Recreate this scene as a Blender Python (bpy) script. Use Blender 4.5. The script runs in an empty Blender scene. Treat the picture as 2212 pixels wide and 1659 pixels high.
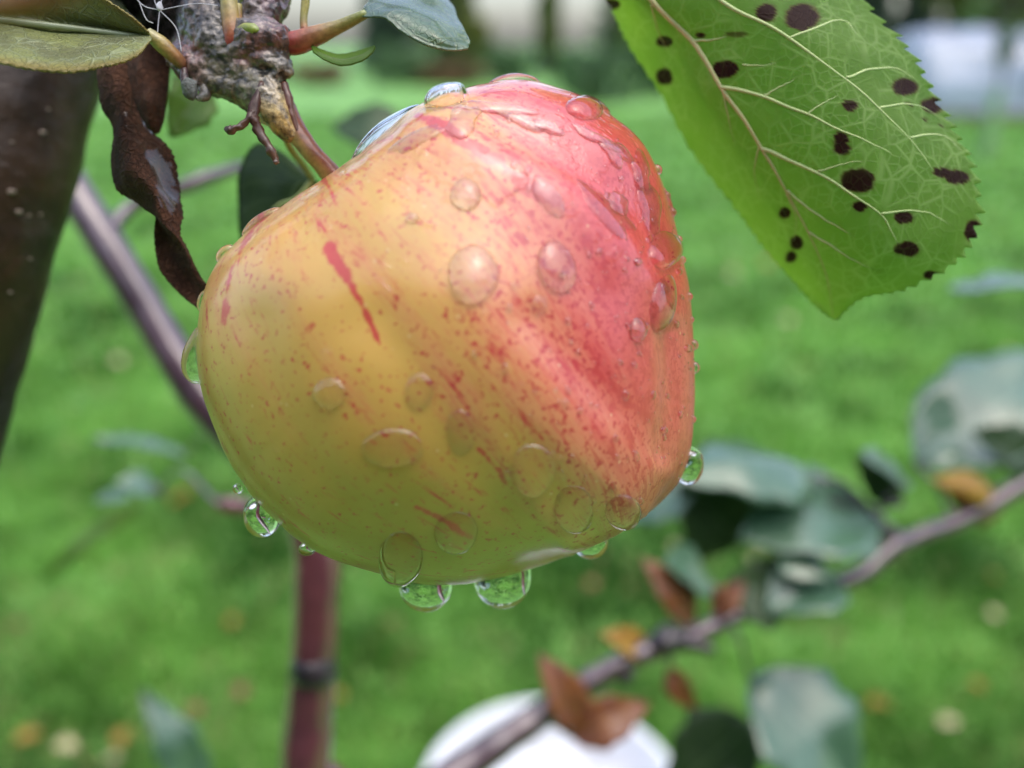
import bpy, bmesh, math, random
import numpy as np
from mathutils import Vector, noise as mnoise
from mathutils.bvhtree import BVHTree
R = math.radians
rng = np.random.default_rng(7); random.seed(7)
sc = bpy.context.scene
COL = sc.collection

# ------------------------------------------------------------------ camera
PITCH = R(21.0); FPX = 1912.0; CX, CY = 1106.0, 829.5        # photo measured at 2212 x 1659
CAMP = np.array([0.0, 0.0, 1.0])
AX = np.array([1.0, 0, 0]); AF = np.array([0, math.cos(PITCH), -math.sin(PITCH)]); AU = np.array([0, math.sin(PITCH), math.cos(PITCH)])
cam = bpy.data.cameras.new('camera'); camo = bpy.data.objects.new('camera', cam); COL.objects.link(camo)
camo.location = CAMP; camo.rotation_euler = (math.pi/2 - PITCH, 0, 0)
cam.sensor_width = 36; cam.lens = FPX/2212*36; cam.clip_start = 0.01; cam.clip_end = 2000
cam.dof.use_dof = True; cam.dof.focus_distance = 0.1125; cam.dof.aperture_fstop = 8.8
sc.camera = camo
# ------------------------------------------------------------------ sky, sun, exposure
SUN_EL, SUN_AZ = 74, 125            # azimuth from +Y towards +X
w = bpy.data.worlds.new('World'); sc.world = w; w.use_nodes = True
wn = w.node_tree; bg = wn.nodes['Background']
sky = wn.nodes.new('ShaderNodeTexSky'); sky.sky_type = 'NISHITA'; sky.sun_disc = False
sky.sun_elevation = R(SUN_EL); sky.sun_rotation = R(SUN_AZ); sky.dust_density = 3.0; sky.air_density = 1.0; sky.ozone_density = 1.0
hs = wn.nodes.new('ShaderNodeHueSaturation'); hs.inputs['Saturation'].default_value = 0.85     # overcast: paler sky
wn.links.new(sky.outputs[0], hs.inputs['Color']); wn.links.new(hs.outputs[0], bg.inputs[0]); bg.inputs[1].default_value = 0.15
sun = bpy.data.lights.new('sun', 'SUN'); sun.energy = 0.5; sun.angle = R(80); sun.color = (1.0, 0.97, 0.93)
suno = bpy.data.objects.new('sun', sun); COL.objects.link(suno); suno.location = (2, 3, 6)
sd = Vector((math.sin(R(SUN_AZ))*math.cos(R(SUN_EL)), math.cos(R(SUN_AZ))*math.cos(R(SUN_EL)), math.sin(R(SUN_EL))))
suno.rotation_euler = sd.to_track_quat('Z', 'Y').to_euler()
sc.view_settings.view_transform = 'Standard'; sc.view_settings.look = 'None'; sc.view_settings.gamma = 1
sc.view_settings.use_curve_mapping = False; sc.view_settings.exposure = 1.22
sc.render.engine = 'CYCLES'
cy = sc.cycles; cy.use_denoising = True; cy.max_bounces = 12; cy.transmission_bounces = 10; cy.transparent_max_bounces = 12
cy.diffuse_bounces = 4; cy.glossy_bounces = 5; cy.caustics_refractive = True; cy.caustics_reflective = True; cy.sample_clamp_indirect = 12

# ------------------------------------------------------------------ helpers
def P(x, y, d):
    return CAMP + d*(AF + AX*(x-CX)/FPX + AU*(CY-y)/FPX)
def ray(x, y):
    v = AF + AX*(x-CX)/FPX + AU*(CY-y)/FPX
    return v/np.linalg.norm(v)
def G(x, y, z=0.0):
    v = ray(x, y); t = (z-CAMP[2])/v[2]; return CAMP + v*t
def proj(v):
    q = np.asarray(v) - CAMP; d = q@AF
    return np.stack([CX + FPX*(q@AX)/d, CY - FPX*(q@AU)/d, d], -1)
def mesh_from(name, verts, faces, smooth=True):
    m = bpy.data.meshes.new(name)
    m.from_pydata([tuple(map(float, v)) for v in verts], [], [tuple(int(i) for i in f) for f in faces])
    if smooth: m.polygons.foreach_set('use_smooth', [True]*len(m.polygons))
    m.update(); return m
def attr(m, name, data, kind='FLOAT'):
    a = m.attributes.new(name, kind, 'POINT')
    a.data.foreach_set({'FLOAT': 'value', 'FLOAT_VECTOR': 'vector', 'FLOAT_COLOR': 'color'}[kind], np.asarray(data, dtype=np.float32).ravel())
def tag(o, label=None, cat=None, group=None, kind=None):
    for k, v in (('label', label), ('category', cat), ('group', group), ('kind', kind)):
        if v: o[k] = v
    return o
def empty(name, loc, label, cat, group=None):
    o = bpy.data.objects.new(name, None); COL.objects.link(o); o.location = tuple(loc); o.empty_display_size = 0.02
    return tag(o, label, cat, group)
def off(parent):
    v = np.zeros(3)
    while parent is not None:
        v = v + np.array(parent.location); parent = parent.parent
    return v
def put(name, verts, faces, m, parent=None, label=None, loc=None, smooth=True):
    """one mesh object; verts in world coordinates"""
    verts = np.asarray(verts, float)
    if loc is None: loc = off(parent) if parent is not None else verts.mean(0)
    me = mesh_from(name, verts-np.asarray(loc), faces, smooth)
    o = bpy.data.objects.new(name, me); COL.objects.link(o); me.materials.append(m)
    if parent is not None: o.parent = parent
    else: o.location = tuple(loc)
    if label: o['label'] = label
    return o
def crom(pts, n):
    pts = np.asarray(pts, float); k = len(pts)
    if k == 1: return np.repeat(pts, n, 0)
    ext = np.concatenate([[2*pts[0]-pts[1]], pts, [2*pts[-1]-pts[-2]]])
    t = np.linspace(0, k-1, n); i = np.minimum(t.astype(int), k-2); f = (t-i).reshape((-1,)+(1,)*(pts.ndim-1))
    a, b, c, d = ext[i], ext[i+1], ext[i+2], ext[i+3]
    return 0.5*((2*b)+(c-a)*f+(2*a-5*b+4*c-d)*f**2+(3*b-a-3*c+d)*f**3)
def grid_faces(nu, nv, o=0, wrap=False):
    f = []
    for i in range(nu-1):
        for j in range(nv if wrap else nv-1):
            k = (j+1) % nv
            f.append((o+i*nv+j, o+i*nv+k, o+(i+1)*nv+k, o+(i+1)*nv+j))
    return f
def tube_w(pts, rad, n=40, m=14, jag=0.0, jf=300.0, caps=True):
    """tube through world points with radii in metres"""
    a = crom(np.column_stack([pts, rad]), n); c, r = a[:, :3], np.maximum(a[:, 3], 1e-5)
    t = np.gradient(c, axis=0); t /= np.linalg.norm(t, axis=1)[:, None]+1e-12
    u = np.cross(t[0], [0.31, 0.2, 0.93]); u /= np.linalg.norm(u); V = []
    for i in range(n):
        u = u-t[i]*(u@t[i]); u /= np.linalg.norm(u); b = np.cross(t[i], u)
        for j in range(m):
            an = 2*math.pi*j/m; d = u*math.cos(an)+b*math.sin(an); p = c[i]+d*r[i]
            if jag: p = p + d*r[i]*jag*mnoise.fractal(Vector(p)*jf, 0.8, 2.0, 3)
            V.append(p)
    F = grid_faces(n, m, 0, True)
    if caps:
        V += [c[0]-t[0]*r[0]*.4, c[-1]+t[-1]*r[-1]*.5]; A, B = n*m, n*m+1
        for j in range(m):
            k = (j+1) % m; F.append((A, k, j)); F.append((B, (n-1)*m+j, (n-1)*m+k))
    return np.array(V), F
def tube(pts, **k):
    """points (x px, y px, depth m, radius px)"""
    p = [P(x, y, d) for x, y, d, r in pts]; r = [r*d/FPX for x, y, d, r in pts]
    return tube_w(p, r, **k)
def ico(c, r, sub=3):
    bm = bmesh.new(); bmesh.ops.create_icosphere(bm, subdivisions=sub, radius=1)
    V = np.array([v.co[:] for v in bm.verts]); F = [[v.index for v in f.verts] for f in bm.faces]; bm.free()
    return np.asarray(c)+V*np.asarray(r), F
def join(parts):
    V, F, o = [], [], 0
    for v, f in parts:
        V.append(np.asarray(v)); F += [tuple(i+o for i in q) for q in f]; o += len(v)
    return np.concatenate(V), F
def gauss(q, pts, vals, s):
    q = np.asarray(q)[:, None, :2]-np.asarray(pts, float)[None]
    wt = np.exp(-(q**2).sum(-1)/(2*s*s))+1e-12
    return (wt@np.asarray(vals, float))/(wt.sum(1)[:, None] if np.ndim(vals[0]) else wt.sum(1))

# ------------------------------------------------------------------ node helper
class NT:
    def __init__(s, name):
        s.m = bpy.data.materials.new(name); s.m.use_nodes = True; s.t = s.m.node_tree; s.t.nodes.clear()
        s.out = s.t.nodes.new('ShaderNodeOutputMaterial')
    def n(s, typ, ins=None, **props):
        nd = s.t.nodes.new('ShaderNode'+typ)
        for k, v in props.items(): setattr(nd, k, v)
        for k, v in (ins or {}).items():
            if isinstance(v, bpy.types.NodeSocket): s.t.links.new(v, nd.inputs[k])
            else: nd.inputs[k].default_value = v
        return nd
    def attr(s, name, o='Fac'): return s.n('Attribute', attribute_name=name).outputs[o]
    def obj(s): return s.n('TexCoord').outputs['Object']
    def noise(s, vec, scale, detail=3, rough=.55, o='Fac'):
        return s.n('TexNoise', {'Vector': vec, 'Scale': scale, 'Detail': detail, 'Roughness': rough}).outputs[o]
    def math(s, op, a, b=0.0, c=0.0, clamp=False):
        return s.n('Math', {0: a, 1: b, 2: c}, operation=op, use_clamp=clamp).outputs[0]
    def ramp(s, fac, lo, hi):
        return s.n('MapRange', {0: fac, 1: lo, 2: hi}, interpolation_type='SMOOTHSTEP').outputs[0]
    def mix(s, fac, a, b):
        nd = s.n('Mix', data_type='RGBA')
        for i, v in ((0, fac), (6, a), (7, b)):
            if isinstance(v, bpy.types.NodeSocket): s.t.links.new(v, nd.inputs[i])
            else: nd.inputs[i].default_value = (tuple(v)+(1,))[:4] if i else v
        return nd.outputs[2]
    def bump(s, h, strength, dist, normal=None):
        i = {'Height': h, 'Strength': strength, 'Distance': dist}
        if normal is not None: i['Normal'] = normal
        return s.n('Bump', i).outputs[0]
    def prin(s, **k):
        return s.n('BsdfPrincipled', {a.replace('_', ' '): v for a, v in k.items()}).outputs[0]
    def done(s, shader): s.t.links.new(shader, s.out.inputs['Surface']); return s.m

def c4(c): return tuple(c)+(1.0,)

def m_plain(name, c1, c2, scale, rough=.5, coat=0.0, bumpd=0.0, bscale=None, spec=.5, trans=0.0):
    t = NT(name); o = t.obj(); f = t.noise(o, scale, 4)
    col = t.mix(t.ramp(f, .35, .65), c1, c2)
    k = dict(Base_Color=col, Roughness=rough, Coat_Weight=coat, Coat_Roughness=.12, Specular_IOR_Level=spec)
    if bumpd: k['Normal'] = t.bump(t.noise(o, bscale or scale*3, 5), 1.0, bumpd)
    sh = t.prin(**k)
    if trans:
        tr = t.n('BsdfTranslucent', {'Color': col}).outputs[0]
        sh = t.n('MixShader', {0: trans, 1: sh, 2: tr}).outputs[0]
    return t.done(sh)

def m_leaf(name, c1, c2, vein=(.22, .30, .10), rough=.35, coat=.5, trans=.3, nveins=9, scale=300, spots=False, net=0.0, glossy_bump=.00008, edge=None, tcol=None, wetscale=0, spec=.3, wetattr=False):
    """leaf blade: colour patches, vein lines from the blade's own u,v, optional spots and vein network"""
    t = NT(name); o = t.obj(); uv = t.attr('luv', 'Vector'); sp = t.n('SeparateXYZ', {0: uv})
    u, v = sp.outputs[0], sp.outputs[1]
    av = t.math('ABSOLUTE', t.math('SUBTRACT', v, .5))
    col = t.mix(t.ramp(t.noise(o, scale, 4), .35, .65), c1, c2)
    ph = t.math('FRACT', t.math('ADD', t.math('MULTIPLY', u, float(nveins)), t.math('MULTIPLY', av, -5.0)))
    sec = t.math('SUBTRACT', 1.0, t.ramp(t.math('ABSOLUTE', t.math('SUBTRACT', ph, .5)), .0, .07))
    mid = t.math('SUBTRACT', 1.0, t.ramp(av, .008, .03))
    vn = t.math('MAXIMUM', t.math('MULTIPLY', sec, .55), mid)
    h = t.math('MULTIPLY', vn, -1.0)
    if net:
        e = t.n('TexVoronoi', {'Vector': o, 'Scale': net}, feature='DISTANCE_TO_EDGE').outputs['Distance']
        e2 = t.n('TexVoronoi', {'Vector': o, 'Scale': net*2.3}, feature='DISTANCE_TO_EDGE').outputs['Distance']
        n1 = t.math('SUBTRACT', 1.0, t.ramp(e, .0, .09)); n2 = t.math('SUBTRACT', 1.0, t.ramp(e2, .0, .10))
        nn = t.math('MAXIMUM', t.math('MULTIPLY', n1, .60), t.math('MULTIPLY', n2, .38))
        vn = t.math('MULTIPLY', nn, t.ramp(t.noise(o, 160, 2), .3, .6)); h = nn
    col = t.mix(vn, col, vein)
    if edge is not None:
        col = t.mix(t.math('MULTIPLY', t.ramp(av, .38, .5), .8), col, edge)
    if spots:
        col = t.mix(t.math('MULTIPLY', t.ramp(t.attr('spot'), 0, .45), .75), col, (.16, .10, .03)); col = t.mix(t.ramp(t.attr('spot'), .35, .8), col, (.06, .022, .015))
    bm = t.bump(t.math('ADD', h, t.math('MULTIPLY', t.noise(o, 500, 4), 1.5)), 1.0, glossy_bump)
    if wetattr: coat = t.math('MULTIPLY', t.ramp(t.math('ADD', t.noise(o, 330, 5, .7), t.math('MULTIPLY', t.attr('wetp'), .45)), .74, .82), coat)
    elif wetscale: coat = t.math('MULTIPLY', t.ramp(t.noise(o, wetscale, 5, .7), .53, .60), coat)
    sh = t.prin(Base_Color=col, Roughness=rough, Coat_Weight=coat, Coat_Roughness=.10, Normal=bm, Specular_IOR_Level=spec)
    if trans:
        tc = t.mix(.8, col, tcol) if tcol is not None else col
        if spots: tc = t.mix(t.ramp(t.attr('spot'), .05, .7), tc, (.035, .010, .008))
        if tcol is not None: tc = t.mix(t.math('MULTIPLY', vn, .5), tc, vein)
        tr = t.n('BsdfTranslucent', {'Color': tc}).outputs[0]
        sh = t.n('MixShader', {0: trans, 1: sh, 2: tr}).outputs[0]
    return t.done(sh)

# ------------------------------------------------------------------ materials
def make_apple_mat():
    t = NT('apple_skin'); o = t.obj()
    B, Gn, S, W = t.attr('blush'), t.attr('green'), t.attr('stroke'), t.attr('wet'); sv = t.attr('merid', 'Vector')
    big = t.noise(sv, 7, 3); fine = t.noise(sv, 26, 5, .62); dots = t.noise(o, 1300, 3, .6); patch = t.noise(o, 120, 3)
    col = t.mix(t.math('ADD', Gn, t.math('MULTIPLY', t.math('SUBTRACT', patch, .5), .6), clamp=True), (.78, .46, .12), (.45, .28, .042))
    b2 = t.math('ADD', B, t.math('MULTIPLY', t.math('SUBTRACT', big, .5), .75), clamp=True)
    col = t.mix(t.math('MULTIPLY', t.ramp(b2, .05, .60), .9), col, (.80, .25, .16))
    col = t.mix(t.math('MULTIPLY', t.ramp(b2, .38, .85), .92), col, (.66, .065, .075))
    hair = t.noise(sv, 75, 3, .6)
    col = t.mix(t.math('MULTIPLY', t.math('MULTIPLY', t.ramp(hair, .46, .66), t.ramp(b2, .0, .5)), .55), col, (.70, .10, .085))
    # fine broken streaks along the meridians and red speckles
    thr = t.math('SUBTRACT', .60, t.math('MULTIPLY', b2, .18))
    st = t.math('MULTIPLY', t.ramp(t.math('SUBTRACT', fine, thr), -.01, .10), t.ramp(t.noise(o, 420, 3), .38, .60))
    col = t.mix(t.math('MULTIPLY', st, .92), col, (.60, .055, .055))
    sd_ = t.ramp(t.math('SUBTRACT', dots, t.math('SUBTRACT', .60, t.math('MULTIPLY', b2, .12))), 0, .10)
    col = t.mix(t.math('MULTIPLY', sd_, .9), col, (.56, .045, .05))
    sk = t.ramp(t.math('ADD', S, t.math('MULTIPLY', t.math('SUBTRACT', t.noise(o, 600, 4, .7), .5), 1.5)), .35, .85)
    col = t.mix(t.math('MULTIPLY', sk, .92), col, (.60, .055, .055))
    lent = t.n('TexVoronoi', {'Vector': o, 'Scale': 330.0}).outputs['Distance']
    col = t.mix(t.math('MULTIPLY', t.math('SUBTRACT', 1.0, t.ramp(lent, .03, .10)), .35), col, (.85, .68, .40))
    film = t.ramp(t.math('ADD', t.noise(o, 210, 4, .6), t.math('MULTIPLY', W, .35)), .66, .72)
    h = t.math('ADD', t.math('MULTIPLY', t.noise(o, 700, 3), .05), t.math('ADD', t.math('MULTIPLY', film, .6), t.math('MULTIPLY', t.noise(o, 110, 2), .35)))
    bmp = t.bump(h, 1.0, .00022)
    b0 = t.bump(t.noise(o, 1100, 2), 1.0, .000018)
    sh = t.prin(Base_Color=col, Roughness=.40, Normal=b0, Coat_Weight=t.math('ADD', .55, t.math('MULTIPLY', W, .45), clamp=True),
                Coat_Roughness=t.math('SUBTRACT', .22, t.math('MULTIPLY', W, .15)), Coat_Normal=bmp, Coat_IOR=1.62,
                Subsurface_Weight=.22, Subsurface_Radius=(1.0, .45, .15), Subsurface_Scale=.0022)
    return t.done(sh)
M = {}
M['apple'] = make_apple_mat()
t = NT('water'); M['water'] = t.done(t.n('BsdfGlass', {'IOR': 1.333, 'Roughness': 0.0, 'Color': (1, 1, 1, 1)}).outputs[0])
t = NT('water_bead'); gl = t.prin(Base_Color=(1, 1, 1, 1), Transmission_Weight=1.0, IOR=1.22, Roughness=0.0, Coat_Weight=1.0, Coat_Roughness=.0, Coat_IOR=1.5)
M['bead'] = t.done(t.n('MixShader', {0: .10, 1: gl, 2: t.n('BsdfTransparent').outputs[0]}).outputs[0])
M['leaf_big'] = m_leaf('leaf_underside_spotted', (.15, .24, .06), (.20, .29, .08), vein=(.52, .66, .28), rough=.55, coat=.0, trans=.64, spots=True, net=300, scale=150, tcol=(.58, .84, .20))
M['leaf_left'] = m_leaf('leaf_wet_olive', (.30, .33, .12), (.19, .20, .10), vein=(.40, .46, .28), rough=.3, coat=.8, trans=.22, net=480, scale=170, wetscale=60, edge=(.30, .23, .06), glossy_bump=.00025)
M['leaf_top'] = m_leaf('leaf_wet_glossy', (.10, .18, .10), (.14, .24, .12), spec=.7, rough=.2, coat=1.0, trans=.3, net=420, glossy_bump=.0002)
M['leaf_dead'] = m_leaf('leaf_dead_brown', (.055, .026, .016), (.10, .046, .026), vein=(.10, .06, .04), rough=.8, coat=1.0, trans=.10, net=620, scale=420, glossy_bump=.0005, nveins=11, wetattr=True, spec=.15)
M['leaf_dark'] = m_leaf('leaf_dark_green', (.045, .09, .025), (.03, .065, .02), vein=(.09, .15, .06), rough=.4, coat=.2, trans=.25, scale=200)
M['leaf_blue'] = m_leaf('leaf_wet_grey_green', (.095, .20, .115), (.065, .15, .08), vein=(.15, .25, .16), spec=.6, rough=.30, coat=1.0, trans=.2, scale=120)
M['leaf_lime'] = m_leaf('leaf_light_green', (.16, .30, .04), (.12, .25, .03), rough=.4, coat=.3, trans=.45, scale=120)
M['leaf_rust'] = m_leaf('leaf_rust_brown', (.30, .11, .035), (.22, .08, .05), vein=(.4, .2, .06), rough=.4, coat=.4, trans=.3, scale=200)
M['leaf_yellow'] = m_leaf('leaf_yellow', (.50, .30, .05), (.40, .20, .03), vein=(.5, .35, .1), rough=.45, coat=.3, trans=.35, scale=150)
M['leaf_pale'] = m_leaf('leaf_pale_fallen', (.62, .55, .30), (.52, .42, .22), vein=(.6, .55, .3), rough=.4, coat=.5, trans=.2, scale=100)
M['bark_dark'] = m_plain('bark_dark_wet', (.012, .0065, .004), (.048, .025, .012), 55, rough=.45, coat=.08, bumpd=.0009, bscale=180, spec=.3)
M['bark_purple'] = m_plain('bark_young_purple', (.085, .034, .05), (.055, .022, .036), 60, rough=.28, coat=1.0, spec=.8, bumpd=.0002, bscale=300)
M['bark_red'] = m_plain('bark_young_red', (.17, .045, .055), (.12, .034, .048), 60, rough=.26, coat=1.0, spec=.8, bumpd=.0002, bscale=300)
M['node_dark'] = m_plain('bark_node', (.02, .014, .018), (.04, .025, .03), 200, rough=.4, coat=.5)
M['stub'] = m_plain('dry_stub', (.05, .022, .012), (.10, .045, .022), 700, rough=.4, coat=.6, bumpd=.0003, bscale=1500)
M['hole'] = m_plain('scar_dark', (.006, .004, .003), (.01, .007, .005), 500, rough=.8)
M['web'] = m_plain('web_thread', (.75, .75, .78), (.6, .6, .65), 500, rough=.3)
M['fuzz_bud'] = m_plain('grey_bud', (.10, .11, .10), (.22, .24, .23), 900, rough=.8, bumpd=.0004, bscale=2500)
def m_tint(name, rough, coat, bd, bs, noise_amt=.5, nscale=600):
    t = NT(name); o = t.obj(); c = t.attr('tint', 'Color')
    f = t.noise(o, nscale, 5, .65); wl = t.ramp(t.n('RGBToBW', {0: c}).outputs[0], .008, .05)
    dk = t.n('Mix', {0: 1.0}, data_type='RGBA', blend_type='MULTIPLY')
    t.t.links.new(c, dk.inputs[6]); t.t.links.new(t.mix(t.ramp(f, .3, .7), (1-noise_amt,)*3, (1+noise_amt,)*3), dk.inputs[7])
    return t.done(t.prin(Base_Color=dk.outputs[2], Roughness=rough, Specular_IOR_Level=t.math('MULTIPLY', wl, .5), Coat_Weight=t.math('MULTIPLY', wl, coat), Coat_Roughness=.07, Normal=t.bump(t.noise(o, bs, 6, .65), 1.0, bd)))
M['spur'] = m_tint('spur_bark', .42, .9, .0006, 760, .9, 800)
M['stalk'] = m_tint('stalk_skin', .4, .5, .0001, 1500, .25, 1100)
M['bucket'] = m_plain('white_plastic', (.80, .81, .83), (.76, .77, .80), 8, rough=.3)
M['bag'] = m_plain('white_bag', (.82, .82, .84), (.78, .78, .80), 30, rough=.35, bumpd=.004, bscale=60)
M['steel'] = m_plain('wire_steel', (.45, .45, .46), (.35, .35, .36), 60, rough=.35)
M['plastic'] = m_plain('tunnel_film', (.40, .45, .56), (.26, .30, .40), 1.4, rough=.12, coat=1.0, bumpd=.12, bscale=1.6, trans=.25)
M['wood'] = m_plain('weathered_board', (.16, .12, .09), (.22, .17, .12), 12, rough=.7)
M['trunk_far'] = m_plain('bark_far', (.045, .04, .035), (.075, .065, .055), 4, rough=.8)
M['guard'] = m_plain('tree_guard', (.22, .34, .16), (.26, .38, .2), 10, rough=.5)
M['conifer'] = m_plain('needles', (.055, .09, .06), (.08, .125, .075), .8, rough=.6, trans=.15)
M['birch_leaf'] = m_plain('foliage_yellow_green', (.15, .20, .045), (.24, .23, .05), .7, rough=.5, trans=.35)
M['shrub_leaf'] = m_plain('foliage_green', (.08, .16, .06), (.12, .22, .08), .9, rough=.5, trans=.3)
M['rust_leaf'] = m_plain('foliage_rust', (.22, .12, .05), (.16, .13, .05), 1.5, rough=.6, trans=.3)
def make_ground():
    t = NT('lawn_ground'); o = t.obj()
    a = t.noise(o, .55, 4); b = t.noise(o, 9, 5, .6); c = t.noise(o, 2.2, 4)
    col = t.mix(t.ramp(b, .3, .7), (.06, .17, .028), (.20, .42, .085))
    col = t.mix(t.math('MULTIPLY', t.ramp(a, .35, .7), .6), col, (.24, .52, .13))
    col = t.mix(t.math('MULTIPLY', t.ramp(c, .58, .72), .7), col, (.16, .15, .08))
    return t.done(t.prin(Base_Color=col, Roughness=.6, Specular_IOR_Level=.3, Normal=t.bump(b, 1.0, .02)))
M['ground'] = make_ground()
def make_grass():
    t = NT('grass_blades'); c = t.attr('tint', 'Color')
    p = t.prin(Base_Color=c, Roughness=.45, Specular_IOR_Level=.3)
    return t.done(t.n('MixShader', {0: .4, 1: p, 2: t.n('BsdfTranslucent', {'Color': c}).outputs[0]}).outputs[0])
M['grass'] = make_grass()

# ------------------------------------------------------------------ ground and lawn
gs = 500.0
gr = put('ground', [(-gs, -gs, 0), (gs, -gs, 0), (gs, gs, 0), (-gs, gs, 0)], [(0, 1, 2, 3)], M['ground'], loc=(0, 0, 0), smooth=False)
tag(gr, 'green lawn ground stretching to the trees', 'lawn', kind='structure')

def build_grass():
    n = 120000
    q = rng.random(n); y = 0.55*(14/0.55)**q; x = (rng.random(n)*2-1)*(0.45+y*0.72)
    cl = np.array([mnoise.fractal(Vector((a*5.0, b*5.0, 0)), .8, 2, 4)*1.3 for a, b in zip(x, y)])
    hue = np.array([mnoise.fractal(Vector((a*2.2+9, b*2.2, 4)), .7, 2.2, 4)*1.2 for a, b in zip(x, y)])
    h = (.035+.02*rng.random(n))*(1+.9*np.clip(cl, -.5, 1)); wd = .0022+.0009*y; h = h*(1+.03*y)
    an = rng.random(n)*2*math.pi; ln = rng.random(n)*.9+.15; la = rng.random(n)*2*math.pi
    s = np.stack([np.cos(an), np.sin(an), 0*an], 1)*wd[:, None]; l = np.stack([np.cos(la), np.sin(la), 0*la], 1)
    b = np.stack([x, y, 0*x], 1); up = np.array([0, 0, 1.0])
    m_ = b+l*(h*ln*.35)[:, None]+up*(h*.6)[:, None]; tp = b+l*(h*ln)[:, None]+up*(h*(1-.35*ln))[:, None]
    V = np.stack([b-s, b+s, m_+s*.8, m_-s*.8, tp], 1).reshape(-1, 3)
    i = np.arange(n)*5
    F = [f for k in i for f in ((k, k+1, k+2, k+3), (k+3, k+2, k+4))]
    me = mesh_from('grass', V, F)
    c1, c2, c3 = np.array([.045, .15, .016]), np.array([.24, .50, .09]), np.array([.30, .31, .11])
    k = np.clip(.5+hue*.9+.35*(rng.random(n)-.5), 0, 1)[:, None]; tint = c1*(1-k)+c2*k
    dry = (rng.random(n) < .05+.25*(cl < -.45))[:, None]; tint = np.where(dry, c3, tint)
    attr(me, 'tint', np.repeat(np.column_stack([tint, np.ones(n)]), 5, 0), 'FLOAT_COLOR')
    o = bpy.data.objects.new('grass', me); COL.objects.link(o); me.materials.append(M['grass'])
    tag(o, 'short green grass blades covering the lawn', 'grass', kind='stuff')
build_grass()

# ------------------------------------------------------------------ leaf builders
def blade(name, grid, m, parent, th=.00025, teeth=0, tamp=.02, label=None, hook=None):
    """grid (nu, nv, 3) world points -> thin closed leaf blade with saw teeth"""
    g = np.array(grid, float); nu, nv = g.shape[:2]
    if teeth:
        for side, inner in ((0, 1), (nv-1, nv-2)):
            mid = g[:, nv//2]; dirv = g[:, side]-mid; L = np.linalg.norm(dirv, axis=1)[:, None]+1e-9
            ph = (np.linspace(0, 1, nu)*teeth+.37*(side > 0)) % 1.0
            amp = tamp*np.sin(np.pi*np.linspace(0, 1, nu))**.3
            d = dirv/L*L.max()*(amp*(ph-.5)*(.6+.8*rng.random(nu)))[:, None]
            g[:, side] += d; g[:, inner] += d*.35
    du = np.gradient(g, axis=0); dv = np.gradient(g, axis=1); nr = np.cross(du, dv); nr /= np.linalg.norm(nr, axis=2)[..., None]+1e-12
    top = g.reshape(-1, 3); bot = (g-nr*th).reshape(-1, 3); N = nu*nv
    F = grid_faces(nu, nv); F += [tuple(i+N for i in reversed(f)) for f in grid_faces(nu, nv)]
    bd = [j for j in range(nv)]+[i*nv+nv-1 for i in range(1, nu)]+[(nu-1)*nv+j for j in range(nv-2, -1, -1)]+[i*nv for i in range(nu-2, 0, -1)]
    for a, b in zip(bd, bd[1:]+bd[:1]): F.append((a, a+N, b+N, b))
    V = np.concatenate([top, bot])
    o = put(name, V, F, m, parent, label)
    uu, vv = np.meshgrid(np.linspace(0, 1, nu), np.linspace(0, 1, nv), indexing='ij')
    l = np.stack([uu, vv, 0*uu], -1).reshape(-1, 3); attr(o.data, 'luv', np.concatenate([l, l]), 'FLOAT_VECTOR')
    if hook: hook(o.data, V)
    return o, g, nr
def loft(name, sections, m, parent, nu=60, nv=21, px=True, **k):
    s = np.array([[P(*q) for q in row] for row in sections]) if px else np.array(sections, float)
    a = crom(s, nu); a = np.swapaxes(crom(np.swapaxes(a, 0, 1), nv), 0, 1)
    wob = k.pop('wob', 0); wf = k.pop('wf', 120)
    if wob:
        for i in range(nu):
            for j in range(nv):
                p = Vector(a[i, j]); a[i, j] += np.array(mnoise.noise_vector(p*wf))*wob
    return blade(name, a, m, parent, **k)
def leafB(base, tip, width, m, parent, nrm=(0, 0, 1), fold=.25, curl=.05, name='leaf', attach=None, wob=.055, label=None, pm='bark_purple', twist=0.0, nu=26, nv=9, teeth=14):
    b, tp = (np.asarray(P(*q) if len(q) == 3 and q[0] > 5 or q[1] > 5 else q, float) for q in (base, tip))
    L = tp-b; ln = np.linalg.norm(L); n = np.asarray(nrm, float); sdv = np.cross(L, n); sdv /= np.linalg.norm(sdv); n = np.cross(sdv, L/ln)
    g = np.zeros((nu, nv, 3)); u = np.linspace(0, 1, nu); seed = rng.random(3)*50
    prof = np.sin(np.pi*np.clip(u, 0.004, .996)**.78)**.85*(1+.06*np.sin(u*23+seed[0])); width = width*1.08
    for i in range(nu):
        ta = twist*(u[i]-.5); s_ = sdv*math.cos(ta)+n*math.sin(ta); n_ = n*math.cos(ta)-sdv*math.sin(ta)
        c = b+L*u[i]+n*curl*ln*math.sin(math.pi*u[i])-n*curl*ln*u[i]**2
        for j in range(nv):
            q = 2*j/(nv-1)-1; w_ = width/2*prof[i]
            g[i, j] = c+s_*w_*q+n_*w_*fold*abs(q)**1.3+n_*wob*ln*mnoise.noise(Vector((u[i]*3, q*1.2, 0))+Vector(seed))
    o, gg, nr = blade(name, g, m, parent, th=.0003, teeth=teeth, tamp=.05, label=label)
    if attach is not None:
        a = np.asarray(P(*attach), float); mid = (a+b)/2+np.array([0, 0, .15*np.linalg.norm(a-b)])
        V, F = tube_w([a, mid, b, b+L*.03], [.0011, .0009, .0008, .0005], n=14, m=7)
        put('petiole', V, F, M[pm], o)
    return o

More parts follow.
